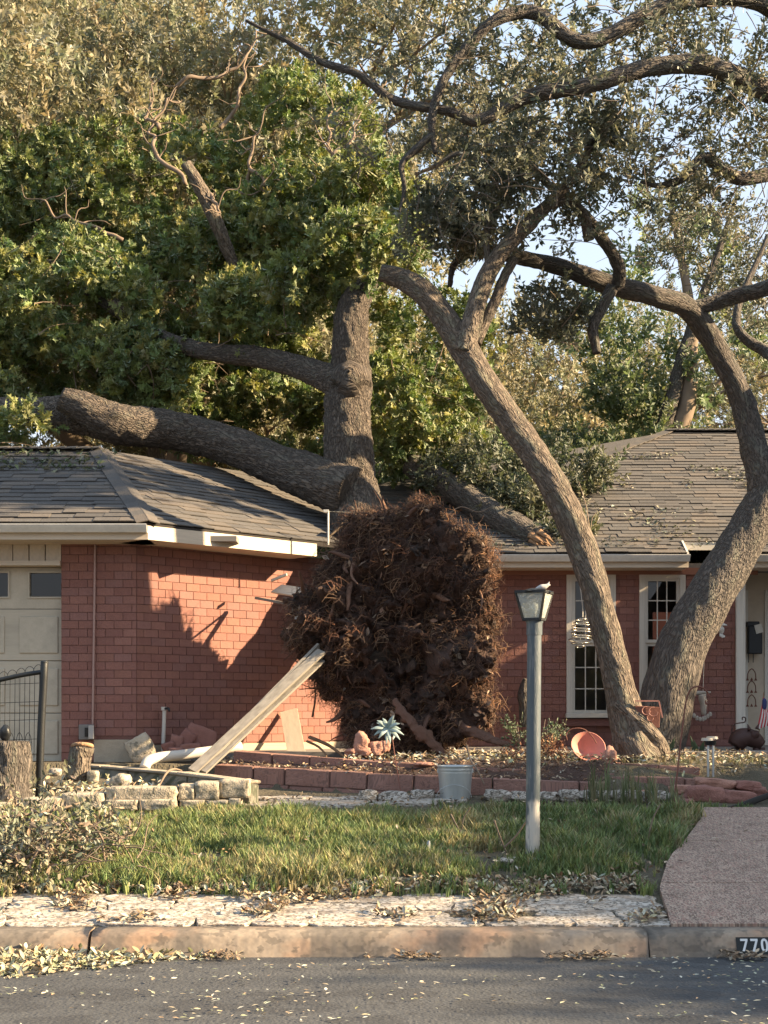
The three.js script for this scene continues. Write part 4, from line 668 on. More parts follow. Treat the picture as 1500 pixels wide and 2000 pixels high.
// unseen oaks, added and sized so their shadows fall across yard, road and roof
tree('added unseen shade oak up the road past the front walk', 11.5, 11.6, 8.6, 121, LV, { y: 0.3, per: 5, bark: M_bark, sp: 0.6, group: 'added shade oaks up the street' });
tree('added unseen shade oak up the road past the front walk', 17.5, 10.2, 11.5, 122, LV, { y: 0.3, per: 4, sp: 0.7, group: 'added shade oaks up the street' });
tree('added unseen shade oak up the road past the front walk', 16.5, 6.0, 8.0, 125, LV, { y: 0.1, per: 5, sp: 0.7, group: 'added shade oaks up the street' });
tree('added unseen shade oak beside the far end of the house', 13.5, 18.6, 8.6, 123, LV, { per: 10, group: 'added shade oaks by the house end' });  // this and the next: out of view, added to shade main roof and trunk
tree('added unseen shade oak beside the far end of the house', 21, 24, 18, 124, LV, { per: 7, group: 'added shade oaks by the house end' });

for (const [x, z, h, k] of [[-10, -13, 9, 131], [-4.5, -15, 10, 132], [5.5, -13, 9, 133], [10, -14, 10, 134]]) tree('street tree on the far side of the road', x, z, h, k, LV, { y: 0.13, per: 12, sp: 0.8, fork: 0.16, size: [1, 1.7], group: 'trees across the road' });

// ---------------------------------------------------------------- walls of the bed
function blockWall(t, name, tops, h, w, m, seed, depth = 0.2) {   // tops: points along the top front edge
  const r = RNG(seed); const c = new THREE.CatmullRomCurve3(tops, false, 'catmullrom', 0.0), L = c.getLength(); let s = 0;
  while (s < L - 0.03) { const l = Math.min(R(w * 0.8, w * 1.2, r), L - s), a = c.getPointAt(s / L), b = c.getPointAt(Math.min(1, (s + l) / L)); const d = b.clone().sub(a), len = d.length() - 0.008; d.normalize(); const sd = V(-d.z, 0, d.x).normalize(); if (sd.z > 0) sd.negate(); // towards the house
    const g = new RoundedBoxGeometry(len, h, depth, 2, 0.012); const p = g.attributes.position; for (let i = 0; i < p.count; i++) { const k = 0.010 * fbm(p.getX(i) * 6 + s * 9, p.getY(i) * 6, p.getZ(i) * 6, 2); p.setY(i, p.getY(i) + k); p.setZ(i, p.getZ(i) + k); }
    const uv = g.attributes.uv; for (let i = 0; i < uv.count; i++) uv.setXY(i, uv.getX(i) * 0.6 + s, uv.getY(i) * 0.3 + r());
    const bs = new THREE.Matrix4().makeBasis(d, V(0, 0, 0).crossVectors(sd.clone().negate(), d).normalize(), sd.clone().negate()); g.applyMatrix4(bs); g.computeVertexNormals();
    const mid = a.clone().add(b).multiplyScalar(0.5).add(V(R(-.004, .004, r), -h / 2 + R(-.006, .006, r), 0)).addScaledVector(sd, depth / 2); g.translate(mid.x, mid.y, mid.z); part(t, name, g, Array.isArray(m) ? pick(m, r) : m); s += l; }
}
{
  const t = thing('retaining_wall', 'two-tier red block wall edging the raised bed under the root plate', 'retaining wall', P(800, 1545, 14.5));
  const low = [P(418, 1494, 15.2), P(600, 1503, 14.85), P(750, 1512, 14.6), P(870, 1518, 14.5), P(1050, 1525, 14.45), P(1190, 1528, 14.4)];
  blockWall(t, 'block', low, 0.17, 0.42, M_block, 1); 
  blockWall(t, 'block', low.map(p => p.clone().add(V(0, -0.175, 0.0))), 0.17, 0.42, M_block, 4);
  const up = [P(455, 1467, 15.6), P(600, 1478, 15.25), P(750, 1488, 15.0), P(900, 1498, 14.9), P(1050, 1504, 14.85), P(1200, 1512, 14.8)];
  blockWall(t, 'block', up, 0.16, 0.42, M_block, 2);
  blockWall(t, 'block', [P(1180, 1490, 15.1), P(1290, 1494, 15.05), P(1368, 1499, 15.0)], 0.13, 0.5, M_block, 3, 0.25);
  blockWall(t, 'block', [P(1180, 1516, 14.75), P(1290, 1518, 14.7), P(1340, 1520, 14.7), P(1465, 1528, 14.8)], 0.14, 0.4, M_block, 5, 0.25);
}
// soil and litter on the bed between the tiers
solo('bed_soil', 'dark damp soil on the brick bed between the two tiers', 'soil', sheet(-1.7, 2.4, 14.4, 16.0, 0.06, 0.05, (x, Z) => gY(x, Z) + 0.02 + 0.03 * fbm(x * 5, Z * 5, 2, 3) - 0.25 * smooth(lineAt(wallZ, x) + 0.2, lineAt(wallZ, x) + 0.08, Z) - 0.1 * smooth(15.85, 16, Z) - 0.1 * smooth(2.2, 2.4, x), 0.8), M_soil, null, 'stuff');
{ // stacked sandstone at the corner by the walk
  const t = thing('sandstone_pile', 'tumbled reddish sandstone pieces at the wall corner beside the front walk', 'rock pile', P(1370, 1580, 14.1)); const r = RNG(9);
  for (const [x, y, Z, a, b, c] of [[1375, 1552, 14.1, 0.19, 0.085, 0.12], [1445, 1560, 14.1, 0.16, 0.075, 0.12], [1335, 1572, 14.0, 0.09, 0.06, 0.1], [1460, 1535, 14.3, 0.12, 0.05, 0.1], [1400, 1530, 14.35, 0.2, 0.045, 0.1], [1330, 1542, 14.2, 0.1, 0.045, 0.1], [1480, 1548, 14.3, 0.08, 0.06, 0.1], [1290, 1560, 14.2, 0.08, 0.05, 0.08], [1250, 1552, 14.2, 0.10, 0.04, 0.08]]) part(t, 'sandstone', rockGeo(x, a, b, c, 3, 0.25, 0.75).rotateZ(R(-.12, .12, r)).translate(...P(x, y, Z).toArray()), pick(M_sand, r));
}
{ // pale edging stones below the block wall
  const r = RNG(19); const lab = 'small pale limestone edging stone at the foot of the red block wall';
  for (let x = 700, i = 0; x < 1260; i++) { const w = R(36, 62, r), Z = 14.12 - 0.0002 * (x - 700); if (!(x > 820 && x < 930) && r() > 0.07) { const c = P(x + w / 2, 1556 + R(-3, 3, r), Z); solo('edging_stone', lab, 'stone', rockGeo(i + 40, w / 2 * Z / F, R(0.045, 0.065, r), 0.075, 3, 0.3, 0.55).translate(c.x, c.y, c.z), M_lime, 'edging stones'); } x += w; }
}
// limestone wall of the planter by the fence
{
  const t = thing('limestone_wall', 'low tan limestone block wall around the planter by the fence', 'wall', P(340, 1580, 13.55)); const r = RNG(29);
  const stones = [[205, 345, 1538, 1564, 13.45], [205, 270, 1563, 1582, 13.42], [270, 345, 1562, 1583, 13.42], [348, 380, 1533, 1562, 13.5], [380, 428, 1528, 1562, 13.5], [428, 486, 1524, 1558, 13.55], [350, 400, 1563, 1580, 13.48], [400, 446, 1563, 1577, 13.5], [446, 470, 1560, 1575, 13.52], [120, 203, 1550, 1580, 13.42], [40, 120, 1560, 1598, 13.38], [-40, 40, 1570, 1610, 13.34], [-130, -42, 1572, 1612, 13.3], [-230, -132, 1574, 1614, 13.3]];
  for (const [a, b, c, d, Z] of stones) { const p = P((a + b) / 2, (c + d) / 2, Z), w = (b - a) * Z / F / 2, h = (d - c) * Z / F / 2; part(t, 'stone', rockGeo(a, w * 0.99, h * 1.08, 0.13, 5, 0.07, 0.96).translate(p.x, p.y, p.z - 0.12), M_oldstone); }
}
{
  const t = thing('concrete_wall', 'dark mossy concrete wall running back from the limestone planter', 'wall', P(300, 1540, 14.6));
  const top = [P(485, 1526, 13.8), P(420, 1517, 14.1), P(330, 1506, 14.7), P(250, 1499, 15.3), P(160, 1492, 15.9), P(90, 1489, 16.2)];
  blockWall(t, 'coping', top, 0.03, 1.4, M_oldstone, 7, 0.16); blockWall(t, 'face', top.map(p => p.clone().add(V(0, -0.032, -0.012))), 0.42, 1.1, M_mossy, 8, 0.13);
}

// ---------------------------------------------------------------- lamp post with a bird
{
  const Z = 11.5, b = P(1040, 1682, Z), t = thing('lamp_post', 'worn grey lamp post with a four-sided lantern standing in the lawn', 'lamp post', b), X = b.x + 0.012;
  const paint = mat(null, { map: tex(512, (u, v) => { const a = tf(u, v, 5, 3, 5, 3), c = tf(u, v, 26, 16, 3, 9), low = smooth(0.42, 0.2, v + 0.16 * (a - 0.5)); let k = mix3([0.052, 0.072, 0.086], [0.07, 0.092, 0.107], a); k = mix3(k, [0.52, 0.48, 0.42], low * smooth(0.38, 0.58, tf(u, v, 3, 9, 4, 33))); k = mix3(k, [0.16, 0.17, 0.18], smooth(0.6, 0.75, c) * 0.5); return lin(k); }, true), roughness: 0.55, bumpMap: grain, bumpScale: 0.002 });
  const H = (1682 - 1205) * Z / F;
  const lg = new THREE.LatheGeometry([[0.0, 0], [0.056, 0], [0.055, 0.4], [0.055, 1.0], [0.0555, H - 0.12], [0.062, H - 0.118], [0.062, H - 0.03], [0.068, H - 0.02], [0.068, H]].map(p => new THREE.Vector2(...p)), 28);
  { const p = lg.attributes.position, uv = lg.attributes.uv; for (let i = 0; i < p.count; i++) uv.setXY(i, uv.getX(i), p.getY(i) / H); }
  lg.rotateZ(-0.008); lg.translate(b.x, b.y - 0.02, b.z); part(t, 'post', lg, paint);
  const y0 = b.y + H - 0.02, y1 = EYE + (YH - 1157) * Z / F, w0 = 0.068, w1 = 0.115; const ln = sub(t, 'lantern');
  const cs = (s, w, y) => V(X + s[0] * w, y, b.z + s[1] * w), rot = 0.38, cn = [0, 1, 2, 3].map(k => [Math.cos(rot + Math.PI / 4 + k * Math.PI / 2) * 1.414, Math.sin(rot + Math.PI / 4 + k * Math.PI / 2) * 1.414]);
  for (let k = 0; k < 4; k++) { part(ln, 'corner_bar', bar(cs(cn[k], w0, y0), cs(cn[k], w1, y1), 0.016, 0.016, V(0.3, 0.2, 1)), M_blackMetal);
    const a = cn[k], c = cn[(k + 1) % 4]; part(ln, 'top_rail', bar(cs(a, w1, y1), cs(c, w1, y1), 0.018, 0.022), M_blackMetal); part(ln, 'bottom_rail', bar(cs(a, w0, y0), cs(c, w0, y0), 0.018, 0.02), M_blackMetal);
    const q = [cs(a, w0, y0 + .01), cs(c, w0, y0 + .01), cs(c, w1, y1 - .01), cs(a, w1, y1 - .01)], g = new THREE.BufferGeometry(); g.setAttribute('position', new THREE.Float32BufferAttribute([0, 1, 2, 0, 2, 3].flatMap(i => q[i].toArray()), 3)); g.setAttribute('uv', new THREE.Float32BufferAttribute([0, 0, 1, 0, 1, 1, 0, 0, 1, 1, 0, 1], 2)); g.computeVertexNormals();
    part(ln, 'pane', g, new THREE.MeshPhysicalMaterial({ color: new THREE.Color().setRGB(0.75, 0.78, 0.74), transmission: 0.55, thickness: 0, roughness: 0.45, bumpMap: grain, bumpScale: 0.02 })); }
  part(ln, 'roof_plate', new THREE.CylinderGeometry(0.04, w1 * 1.38, 0.03, 4).rotateY(-rot).translate(X, y1 + 0.016, b.z), M_blackMetal);
  part(ln, 'bulb', new THREE.LatheGeometry([[0, 0], [0.018, 0], [0.018, 0.03], [0.034, 0.07], [0.03, 0.1], [0.0, 0.118]].map(p => new THREE.Vector2(...p)), 16).translate(X, y0 + 0.02, b.z), mat([0.75, 0.75, 0.72], { roughness: 0.3 }));
  // bird
  const q = (px, py) => P(px, py, Z - 0.02); const bird = thing('bird', 'small pale grey crested bird perched on the lamp post lantern', 'bird', q(1058, 1153));
  part(bird, 'body', merge([limb([q(1040, 1152), q(1046, 1150.5), q(1052, 1148.5), q(1058, 1147), q(1064, 1146), q(1068, 1144), q(1071, 1142.5), q(1075, 1143)], [0.004, 0.008, 0.017, 0.023, 0.021, 0.015, 0.013, 0.003], { M: 12, step: 0.008, rough: 0.03 }), limb([q(1070, 1142), q(1072, 1138), q(1073, 1136)], [0.008, 0.005, 0.001], { M: 8, step: 0.006, rough: 0 }), limb([q(1059, 1150), q(1059, 1154)], [0.003, 0.003], { M: 5, rough: 0 })]), mat([0.42, 0.40, 0.38]));
}
// painted house number on the kerb
{
  const font = await new FontLoader().loadAsync('fonts/droid/droid_sans_bold.typeface.json'); const x0 = (1438 - 750) * 9.7 / F, tilt = Math.atan2(0.03, 0.062);
  const t = thing('house_number', 'white stencilled house number on a black painted patch of kerb', 'house number', V(x0 + 0.2, 0.02, -9.69));
  const on = g => { g.rotateX(-tilt); return g; };
  part(t, 'black_patch', on(new THREE.PlaneGeometry(0.42, 0.115).translate(0.21, 0.0575, 0)).translate(x0, 0.02, -9.672), mat([0.025, 0.028, 0.028], { map: stain }));
  [...'7705'].forEach((ch, i) => { const g = new TextGeometry(ch, { font, size: 0.088, depth: 0.001, curveSegments: 4 }); g.scale(0.8, 1, 1); g.translate(0.025 + i * 0.066, 0.016, 0.003); part(t, 'digit', on(g).translate(x0, 0.02, -9.672), mat([0.75, 0.75, 0.73], { map: stain })); });
}
// ---------------------------------------------------------------- things on the bed
{
  const Z = 14.12, b = P(889, 1561, Z), t = thing('bucket', 'galvanised metal bucket standing upright below the block wall', 'bucket', b), s = Z / F;
  const pr = [[0, 0.012], [28 * s, 0.012], [28.5 * s, 0], [29 * s, 0.004], [33.2 * s, 50 * s], [34 * s, 51.5 * s], [33.4 * s, 53 * s], [33.8 * s, 56 * s], [34.6 * s, 57.5 * s], [34 * s, 59 * s], [34.2 * s, 63 * s], [35.3 * s, 64 * s], [35.3 * s, 66 * s], [34 * s, 66 * s], [33.2 * s, 62 * s], [28 * s, 0.03], [0, 0.03]];
  part(t, 'body', new THREE.LatheGeometry(pr.map(p => new THREE.Vector2(...p)), 40).translate(b.x, b.y, b.z), M_galv);
  part(t, 'handle', wire([...Array(13).keys()].map(i => { const a = i / 12 * Math.PI; return V(b.x - 4 * s - Math.cos(a) * 34 * s, b.y + 5 * s + Math.sin(a) * 25 * s, b.z + 0.17 + 0.03 * Math.sin(a)); }), 0.003, 6, 0.03), M_galv);
  for (const k of [-1, 1]) part(t, 'lug', bx(0.02, 0.04, 0.012, b.x + k * 33 * s, b.y + 56 * s, b.z + 0.03), M_galv);
}
{ // stick leaning on the wall beside the bucket
  solo('leaning_stick', 'thin pale stick leaning on the block wall beside the bucket', 'stick', limb([P(946, 1532, 14.2), P(932, 1504, 14.3), P(918, 1482, 14.45), P(912, 1456, 14.5)], [0.006, 0.008, 0.009, 0.011], { M: 6, step: 0.04 }), M_twig);
  const t = thing('flower_stake', 'pale blue-green metal flower on a thin rusty stake before the root plate', 'garden stake', P(785, 1562, 14.3)); const c = P(757, 1421, 14.9);
  part(t, 'stake', wire([P(786, 1566, 14.25), P(778, 1520, 14.4), P(771, 1475, 14.6), P(766, 1440, 14.85)], 0.005, 6), M_rust);
  const m = mat([0.33, 0.42, 0.40], { roughness: 0.6, side: THREE.DoubleSide, map: stain }), r = RNG(6);
  for (let k = 0; k < 14; k++) { const a = k / 14 * 6.283 + R(-.15, .15, r), L = R(0.13, 0.18, r), out = k % 2 ? 0.75 : 0.45; const pts = [0, 0.3, 0.65, 1].map(u => V(c.x + Math.cos(a) * L * u, c.y + Math.sin(a) * L * u * 0.85 - (u > 0.6 ? 0.04 * (u - 0.6) : 0), c.z + 0.05 + out * 0.12 * u * (1 - 0.55 * u) * 2)); part(t, 'petal', limb(pts, [0.014, 0.024, 0.018, 0.002], { M: 8, step: 0.02, rough: 0, oval: 0.35 }), m); }
  part(t, 'leaf', limb([P(766, 1446, 14.85), P(770, 1436, 14.9), P(768, 1428, 14.92)], [0.004, 0.014, 0.003], { M: 8, step: 0.02, rough: 0, oval: 0.4 }), m);
}
{ // leaning board, splintered pieces, broken wood
  const w = (px, py, Z) => P(px, py, Z);
  solo('leaning_board', 'pale cream board propped against the sunlit brick wall', 'board', (() => { const g = bar(w(580, 1476, 17.35), w(564, 1388, 17.95), 0.21, 0.02, V(0, 0, 1)); return g; })(), mat([0.66, 0.56, 0.42], { map: stain }));
  const bm = thing('fallen_beam', 'long grey split gutter boards slanting from the block wall up to the root plate', 'beam', w(390, 1508, 14.95));
  part(bm, 'board', bar(w(376, 1506, 14.9), w(628, 1272, 16.1), 0.105, 0.03, V(0.2, 1, 0.5)), M_greyWood);
  part(bm, 'board', bar(w(398, 1508, 14.9), w(630, 1290, 16.14), 0.06, 0.025, V(-0.5, 0.3, 1)), M_greyWood);
  part(bm, 'board', bar(w(388, 1500, 14.98), w(622, 1262, 16.2), 0.03, 0.08, V(0.2, 1, 0.5)), M_greyWood);
  const bb = 'splintered cream roof board sticking out beside the root plate';
  [[[540, 1150, 17.3], [592, 1158, 16.6], 0.16, 0.02], [[530, 1134, 17.3], [560, 1122, 17.2], 0.03, 0.02], [[560, 1232, 17.0], [575, 1218, 16.8], 0.06, 0.02], [[600, 1236, 16.4], [622, 1222, 16.2], 0.06, 0.02]].forEach(([a, b, x, y], i) => solo('broken_board', ['wide cream roof board jutting from the torn roots below the eave', 'thin splinter of wood under the torn eave', 'small broken chip of board hanging before the shaded wall', 'small pale wood chip caught on the torn roots'][i], 'board', bar(w(...a), w(...b), x, y, V(0.1, 0.4, 1)), M_cream));
  solo('broken_lath', 'dark broken lath hanging from the torn eave', 'board', bar(w(500, 1168, 17.35), w(600, 1186, 16.9), 0.05, 0.03), M_greyWood);
  const stick = (a, b, r, lab) => solo('broken_stick', lab, 'stick', limb([w(...a), w((a[0] + b[0]) / 2 + 4, (a[1] + b[1]) / 2 - 3, (a[2] + b[2]) / 2), w(...b)], [r, r * .9, r * .6], { M: 7, step: 0.05, rough: 0.1 }), M_wood);
  stick([605, 1440, 16.9], [672, 1478, 16.2], 0.022, 'split brown stick lying beside the propped board'); stick([600, 1448, 16.9], [640, 1478, 16.3], 0.015, 'short pale stick lying against the propped board'); stick([610, 1400, 17.2], [614, 1330, 17.6], 0.012, 'thin bent stick standing against the sunlit wall');
  const r = RNG(15);
  [[705, 1452, 0.10, 0.11], [735, 1462, 0.09, 0.07], [715, 1468, 0.11, 0.05], [688, 1470, 0.09, 0.04], [752, 1458, 0.06, 0.06]].forEach(([x, y, a, h], i) => solo('broken_stone', ['tall chunk of pale rubble lit beside the root plate', 'round chunk of pale rubble under the metal flower', 'flat chunk of pale rubble at the foot of the root plate', 'low flat rubble piece next to the sticks', 'small rubble piece below the metal flower'][i], 'rubble', rockGeo(x, a * .8, h, a * .7, 3, 0.45, 0.6).translate(...w(x, y, 15.6).toArray()), M_sand[1]));
  solo('flat_stone', 'flat pinkish stone lying on the upper tier beside the bucket', 'stone', rockGeo(77, 0.1, 0.02, 0.06, 2).translate(...w(828, 1492, 14.95).toArray()), M_sand[1]);
  const sp = thing('standpipe', 'white plastic standpipe with a black tap by the brick wall', 'standpipe', w(318, 1466, 16.6));
  part(sp, 'pipe', wire([w(318, 1470, 16.6), w(320, 1420, 16.6), w(321, 1388, 16.6)], 0.022, 12, 0.1), M_pvc); part(sp, 'cap', new THREE.CylinderGeometry(0.032, 0.032, 0.04, 14).translate(...w(320, 1384, 16.6).toArray()), M_pvc);
  part(sp, 'tap', limb([w(323, 1384, 16.55), w(329, 1384, 16.5), w(331, 1389, 16.48)], [0.014, 0.016, 0.012], { M: 8, step: 0.02 }), M_blackMetal);
  solo('drain_pipe', 'fat white plastic drain pipe bending down over the planter wall', 'pipe', wire([w(282, 1502, 15.3), w(288, 1488, 15.35), w(308, 1480, 15.45), w(360, 1474, 15.6), w(420, 1466, 15.75), w(470, 1458, 15.9)], 0.055, 16, 0.05), M_pvc);
  // heap of broken brick
  [[392, 1442, 60, 46, -0.35], [364, 1446, 30, 40, -0.6], [345, 1452, 26, 32, -0.2], [330, 1458, 26, 18, 0.3], [372, 1460, 40, 16, 0.1], [345, 1466, 30, 12, 0], [275, 1462, 50, 50, 0.5]].forEach(([x, y, a, h, q], i) => { const Z = 16.5 - 0.03 * i, s = Z / F; solo('brick_rubble', ['large slab of fallen brickwork leaning on the wall', 'tilted broken brick in the heap beside the standpipe', 'upright broken brick in the heap beside the standpipe', 'small brick at the foot of the standpipe', 'flat brick under the leaning slab of brickwork', 'flat brick lowest in the heap on the drain pipe', 'pale broken masonry lump at the garage corner'][i], 'brick', rockGeo(x, a * s / 2, h * s / 2, 0.06, 3, 0.12, 0.9).rotateZ(q).translate(...P(x, y, Z).toArray()), i === 6 ? M_oldstone : brickMats[i]); });
  // vent pipe and torn decking on the roof edge
  const vp = thing('vent_pipe', 'thin white antenna mast with a crossbar at the broken roof edge', 'mast', w(641, 1062, 17.4)); part(vp, 'mast', wire([w(641, 1064, 17.4), w(641, 998, 17.4)], 0.011, 8, 0.2), M_white); part(vp, 'crossbar', wire([w(632, 999, 17.4), w(690, 1001, 17.6)], 0.008, 6, 0.2), M_blackMetal); part(vp, 'cap', bx(0.06, 0.03, 0.04, ...w(637, 998, 17.4).toArray()), M_white);
  solo('torn_sheathing', 'pale torn roof sheathing folded up behind the mast', 'board', (() => { const g = bar(w(646, 1046, 18.15), w(676, 1018, 18.0), 0.26, 0.015, V(0.2, 1, 0.5)); return g; })(), mat([0.26, 0.19, 0.13], { map: stain }));
}
// ---------------------------------------------------------------- fence, stump, log
{
  const t = thing('wire_fence', 'black metal post and ornamental wire fence panel before the garage door', 'fence', P(80, 1570, 13.9)), Z = 13.9; const w = (x, y, z = Z) => P(x, y, z);
  part(t, 'post', wire([w(76, 1572), w(80, 1430), w(87, 1294)], 0.036, 14, 0.15), M_blackMetal); part(t, 'post_cap', new THREE.SphereGeometry(0.038, 14, 8).scale(1, 0.6, 1).translate(...w(87, 1294).toArray()), M_blackMetal);
  part(t, 'top_rail', wire([w(84, 1312), w(40, 1319), w(0, 1328), w(-200, 1370)], 0.022, 10, 0.2), M_blackMetal);
  for (let i = 0; i < 20; i++) { const x = 76 - i * 9.6; part(t, 'wire', wire([w(x + 1.5, 1316 + (80 - x) * 0.2), w(x, 1480)], 0.0028, 5, 0.3), M_blackMetal); }
  for (const y of [1334, 1370, 1405, 1443]) part(t, 'wire', wire([w(80, y), w(0, y + 3), w(-160, y + 8)], 0.003, 5, 0.3), M_blackMetal);
  for (let i = 0; i < 9; i++) { const x = 75 - i * 17, y = 1309 + (80 - x) * 0.2; part(t, 'scroll', wire([w(x + 9, y), w(x + 7, y - 8), w(x, y - 12), w(x - 7, y - 7), w(x - 10, y + 2)], 0.003, 5, 0.02), M_blackMetal); const z = 1435; part(t, 'loop', wire([w(x - 15, z + 45), w(x - 15, z + 5), w(x - 20, z - 4), w(x - 25, z + 5), w(x - 25, z + 45)], 0.003, 5, 0.03), M_blackMetal); }
  const s = thing('tree_stump', 'wide dark weathered stump standing in front of the wire fence', 'stump', P(15, 1575, 13.75));
  part(s, 'trunk', limb([P(10, 1580, 13.75), P(13, 1510, 13.75), P(14, 1447, 13.75)], [0.25, 0.215, 0.205], { M: 40, step: 0.05, ridge: 0.02, rough: 0.1 }), M_barkGrey);
  solo('cat_figure', 'dark round-backed ornament sitting on the wide stump', 'ornament', rockGeo(5, 0.05, 0.075, 0.05, 3, 0.2, 0.1).translate(...P(10, 1432, 13.75).toArray()), M_blackMetal);
  const l = thing('cut_log', 'short upright cut log with a hollow top below the outlet box', 'log', P(156, 1522, 14.6));
  part(l, 'trunk', limb([P(152, 1526, 14.6), P(156, 1490, 14.6), P(161, 1458, 14.6)], [0.125, 0.115, 0.11], { M: 24, step: 0.04, ridge: 0.012, rough: 0.1, capB: true }), M_bark);
  part(l, 'rim', new THREE.TorusGeometry(0.09, 0.022, 8, 24).rotateX(1.35).translate(...P(161, 1457, 14.6).toArray()), M_wood);
  solo('planter_stone', 'small yellow lit stone beside the upright cut log', 'stone', rockGeo(17, 0.055, 0.06, 0.05, 3, 0.15, 0.8).translate(...P(182, 1517, 14.5).toArray()), M_oldstone);
  solo('planter_stone', 'pale round stone under leaves in the planter', 'stone', rockGeo(27, 0.06, 0.04, 0.05, 3, 0.15, 0.5).translate(...P(108, 1508, 14.3).toArray()), M_lime);
  solo('planter_stone', 'grey wedge stone against the mossy concrete wall', 'stone', rockGeo(37, 0.11, 0.1, 0.07, 3, 0.3, 0.5).translate(...P(235, 1532, 14.2).toArray()), M_oldstone);
  solo('planter_twig', 'pale bent twig hanging over the mossy concrete wall', 'twig', limb([P(310, 1536, 14.0), P(325, 1510, 14.1), P(340, 1502, 14.3), P(355, 1505, 14.5)], [0.01, 0.012, 0.011, 0.006], { M: 6, step: 0.04 }), M_twig);
}
// ---------------------------------------------------------------- garden ornaments on the right
{
  const w = (x, y, z) => P(x, y, z);
  { const t = thing('plant_basket', 'tipped pink metal basket with a bent wire handle beside the leaning oak', 'basket', w(1150, 1485, 15.4)), pink = mat([0.55, 0.22, 0.17], { roughness: 0.7, map: stain, side: THREE.DoubleSide });
    const c = w(1148, 1459, 15.4), g = new THREE.LatheGeometry([[0, -0.16], [0.06, -0.155], [0.12, -0.10], [0.16, -0.03], [0.19, 0.02], [0.18, 0.02], [0.11, -0.085], [0, -0.14]].map(p => new THREE.Vector2(...p)), 32); g.rotateX(1.05); g.rotateZ(-0.42); g.scale(1, 0.9, 1); g.translate(c.x, c.y, c.z); part(t, 'bowl', g, pink);
    part(t, 'handle', wire([w(1108, 1446, 15.3), w(1106, 1434, 15.3), w(1116, 1424, 15.3), w(1140, 1424, 15.3), w(1158, 1440, 15.3), w(1165, 1452, 15.3)], 0.006, 6, 0.03), M_rust);
    solo('garden_stone', 'lumpy pink stone wedged at the foot of the leaning oak', 'stone', rockGeo(5, 0.07, 0.12, 0.07, 3, 0.35, 0.3).translate(...w(1190, 1482, 15.2).toArray()), M_sand[1]); }
  { const t = thing('metal_sign', 'rust red metal plaque with raised scrollwork leaning on the oak trunks', 'plaque', w(1265, 1430, 15.65)); part(t, 'plate', new RoundedBoxGeometry(0.27, 0.22, 0.012, 2, 0.005).rotateZ(-0.06).translate(...w(1264, 1400, 15.68).toArray()), M_rust);
    part(t, 'border', merge([bar(w(1240, 1369, 15.65), w(1287, 1369, 15.65), 0.012, 0.014), bar(w(1287, 1369, 15.65), w(1294, 1402, 15.65), 0.012, 0.014, V(1, 0, 0))]), mat([0.35, 0.16, 0.12], { roughness: .5 }));
    for (const [x, y, a] of [[1262, 1388, 8], [1276, 1390, 9], [1270, 1402, 6]]) part(t, 'scroll', wire([...Array(10).keys()].map(i => { const q = i / 9 * 5; return w(x + Math.cos(q) * a, y + Math.sin(q) * a, 15.65); }), 0.005, 5, 0.02), mat([0.32, 0.15, 0.11], { roughness: .5 })); }
  { const t = thing('shepherd_hook', 'rusty shepherd hook leaning in the grass by the sandstone corner', 'garden hook', w(1316, 1580, 13.8));
    part(t, 'rod', wire([w(1315, 1585, 13.8), w(1324, 1500, 13.9), w(1333, 1420, 14.0), w(1343, 1358, 14.05), w(1352, 1344, 14.05), w(1366, 1341, 14.05), w(1380, 1350, 14.05), w(1386, 1366, 14.05), w(1380, 1376, 14.05), w(1378, 1368, 14.05)], 0.008, 7, 0.05), M_rust); }
  { const t = thing('hanging_chime', 'pale driftwood ornament with dangling shells hung by a thread before the brick wall', 'wind chime', w(1373, 1425, 18.9)), m = mat([0.42, 0.38, 0.33], { map: stain });
    part(t, 'thread', wire([w(1376, 1255, 18.95), w(1374, 1320, 18.95), w(1373, 1352, 18.95)], 0.004, 5, 0.3), M_white); part(t, 'driftwood', limb([w(1352, 1355, 18.9), w(1366, 1353, 18.9), w(1388, 1352, 18.9)], [0.022, 0.026, 0.012], { M: 8, step: 0.03, rough: .2 }), m); part(t, 'tail', limb([w(1371, 1356, 18.9), w(1374, 1375, 18.9), w(1374, 1396, 18.9)], [0.05, 0.045, 0.03], { M: 10, step: 0.03, rough: .3, freq: 8 }), m);
    const r = RNG(8); for (let i = 0; i < 7; i++) part(t, 'shell', rockGeo(i, 0.022, 0.03, 0.012, 1).translate(...w(1372 + (i - 3) * 5 + R(-2, 2, r), 1396 + 10 * Math.cos((i - 3) * .5) + R(-3, 3, r), 18.88).toArray()), m); }
  for (const [x, dx, lab] of [[1383, 0, 'slim silver solar path light beside the rusty hook'], [1393, 0, 'second slim silver path light paired beside the rusty hook']]) { const t = thing('path_light', lab, 'path light', w(x, 1515, 14.9)); part(t, 'stem', wire([w(x, 1517, 14.9), w(x, 1456, 14.9)], 0.012, 10, 0.3), M_galv); part(t, 'cap', new THREE.CylinderGeometry(0.055, 0.062, 0.028, 18).translate(...w(x - 2, 1444 - (x - 1383) * .3, 14.9 + (x - 1383) * 0.012).toArray()), mat([0.45, 0.40, 0.32], { roughness: 0.4 })); part(t, 'globe', new THREE.CylinderGeometry(0.04, 0.028, 0.045, 14).translate(...w(x - 1, 1451, 14.9).toArray()), M_blackMetal); }
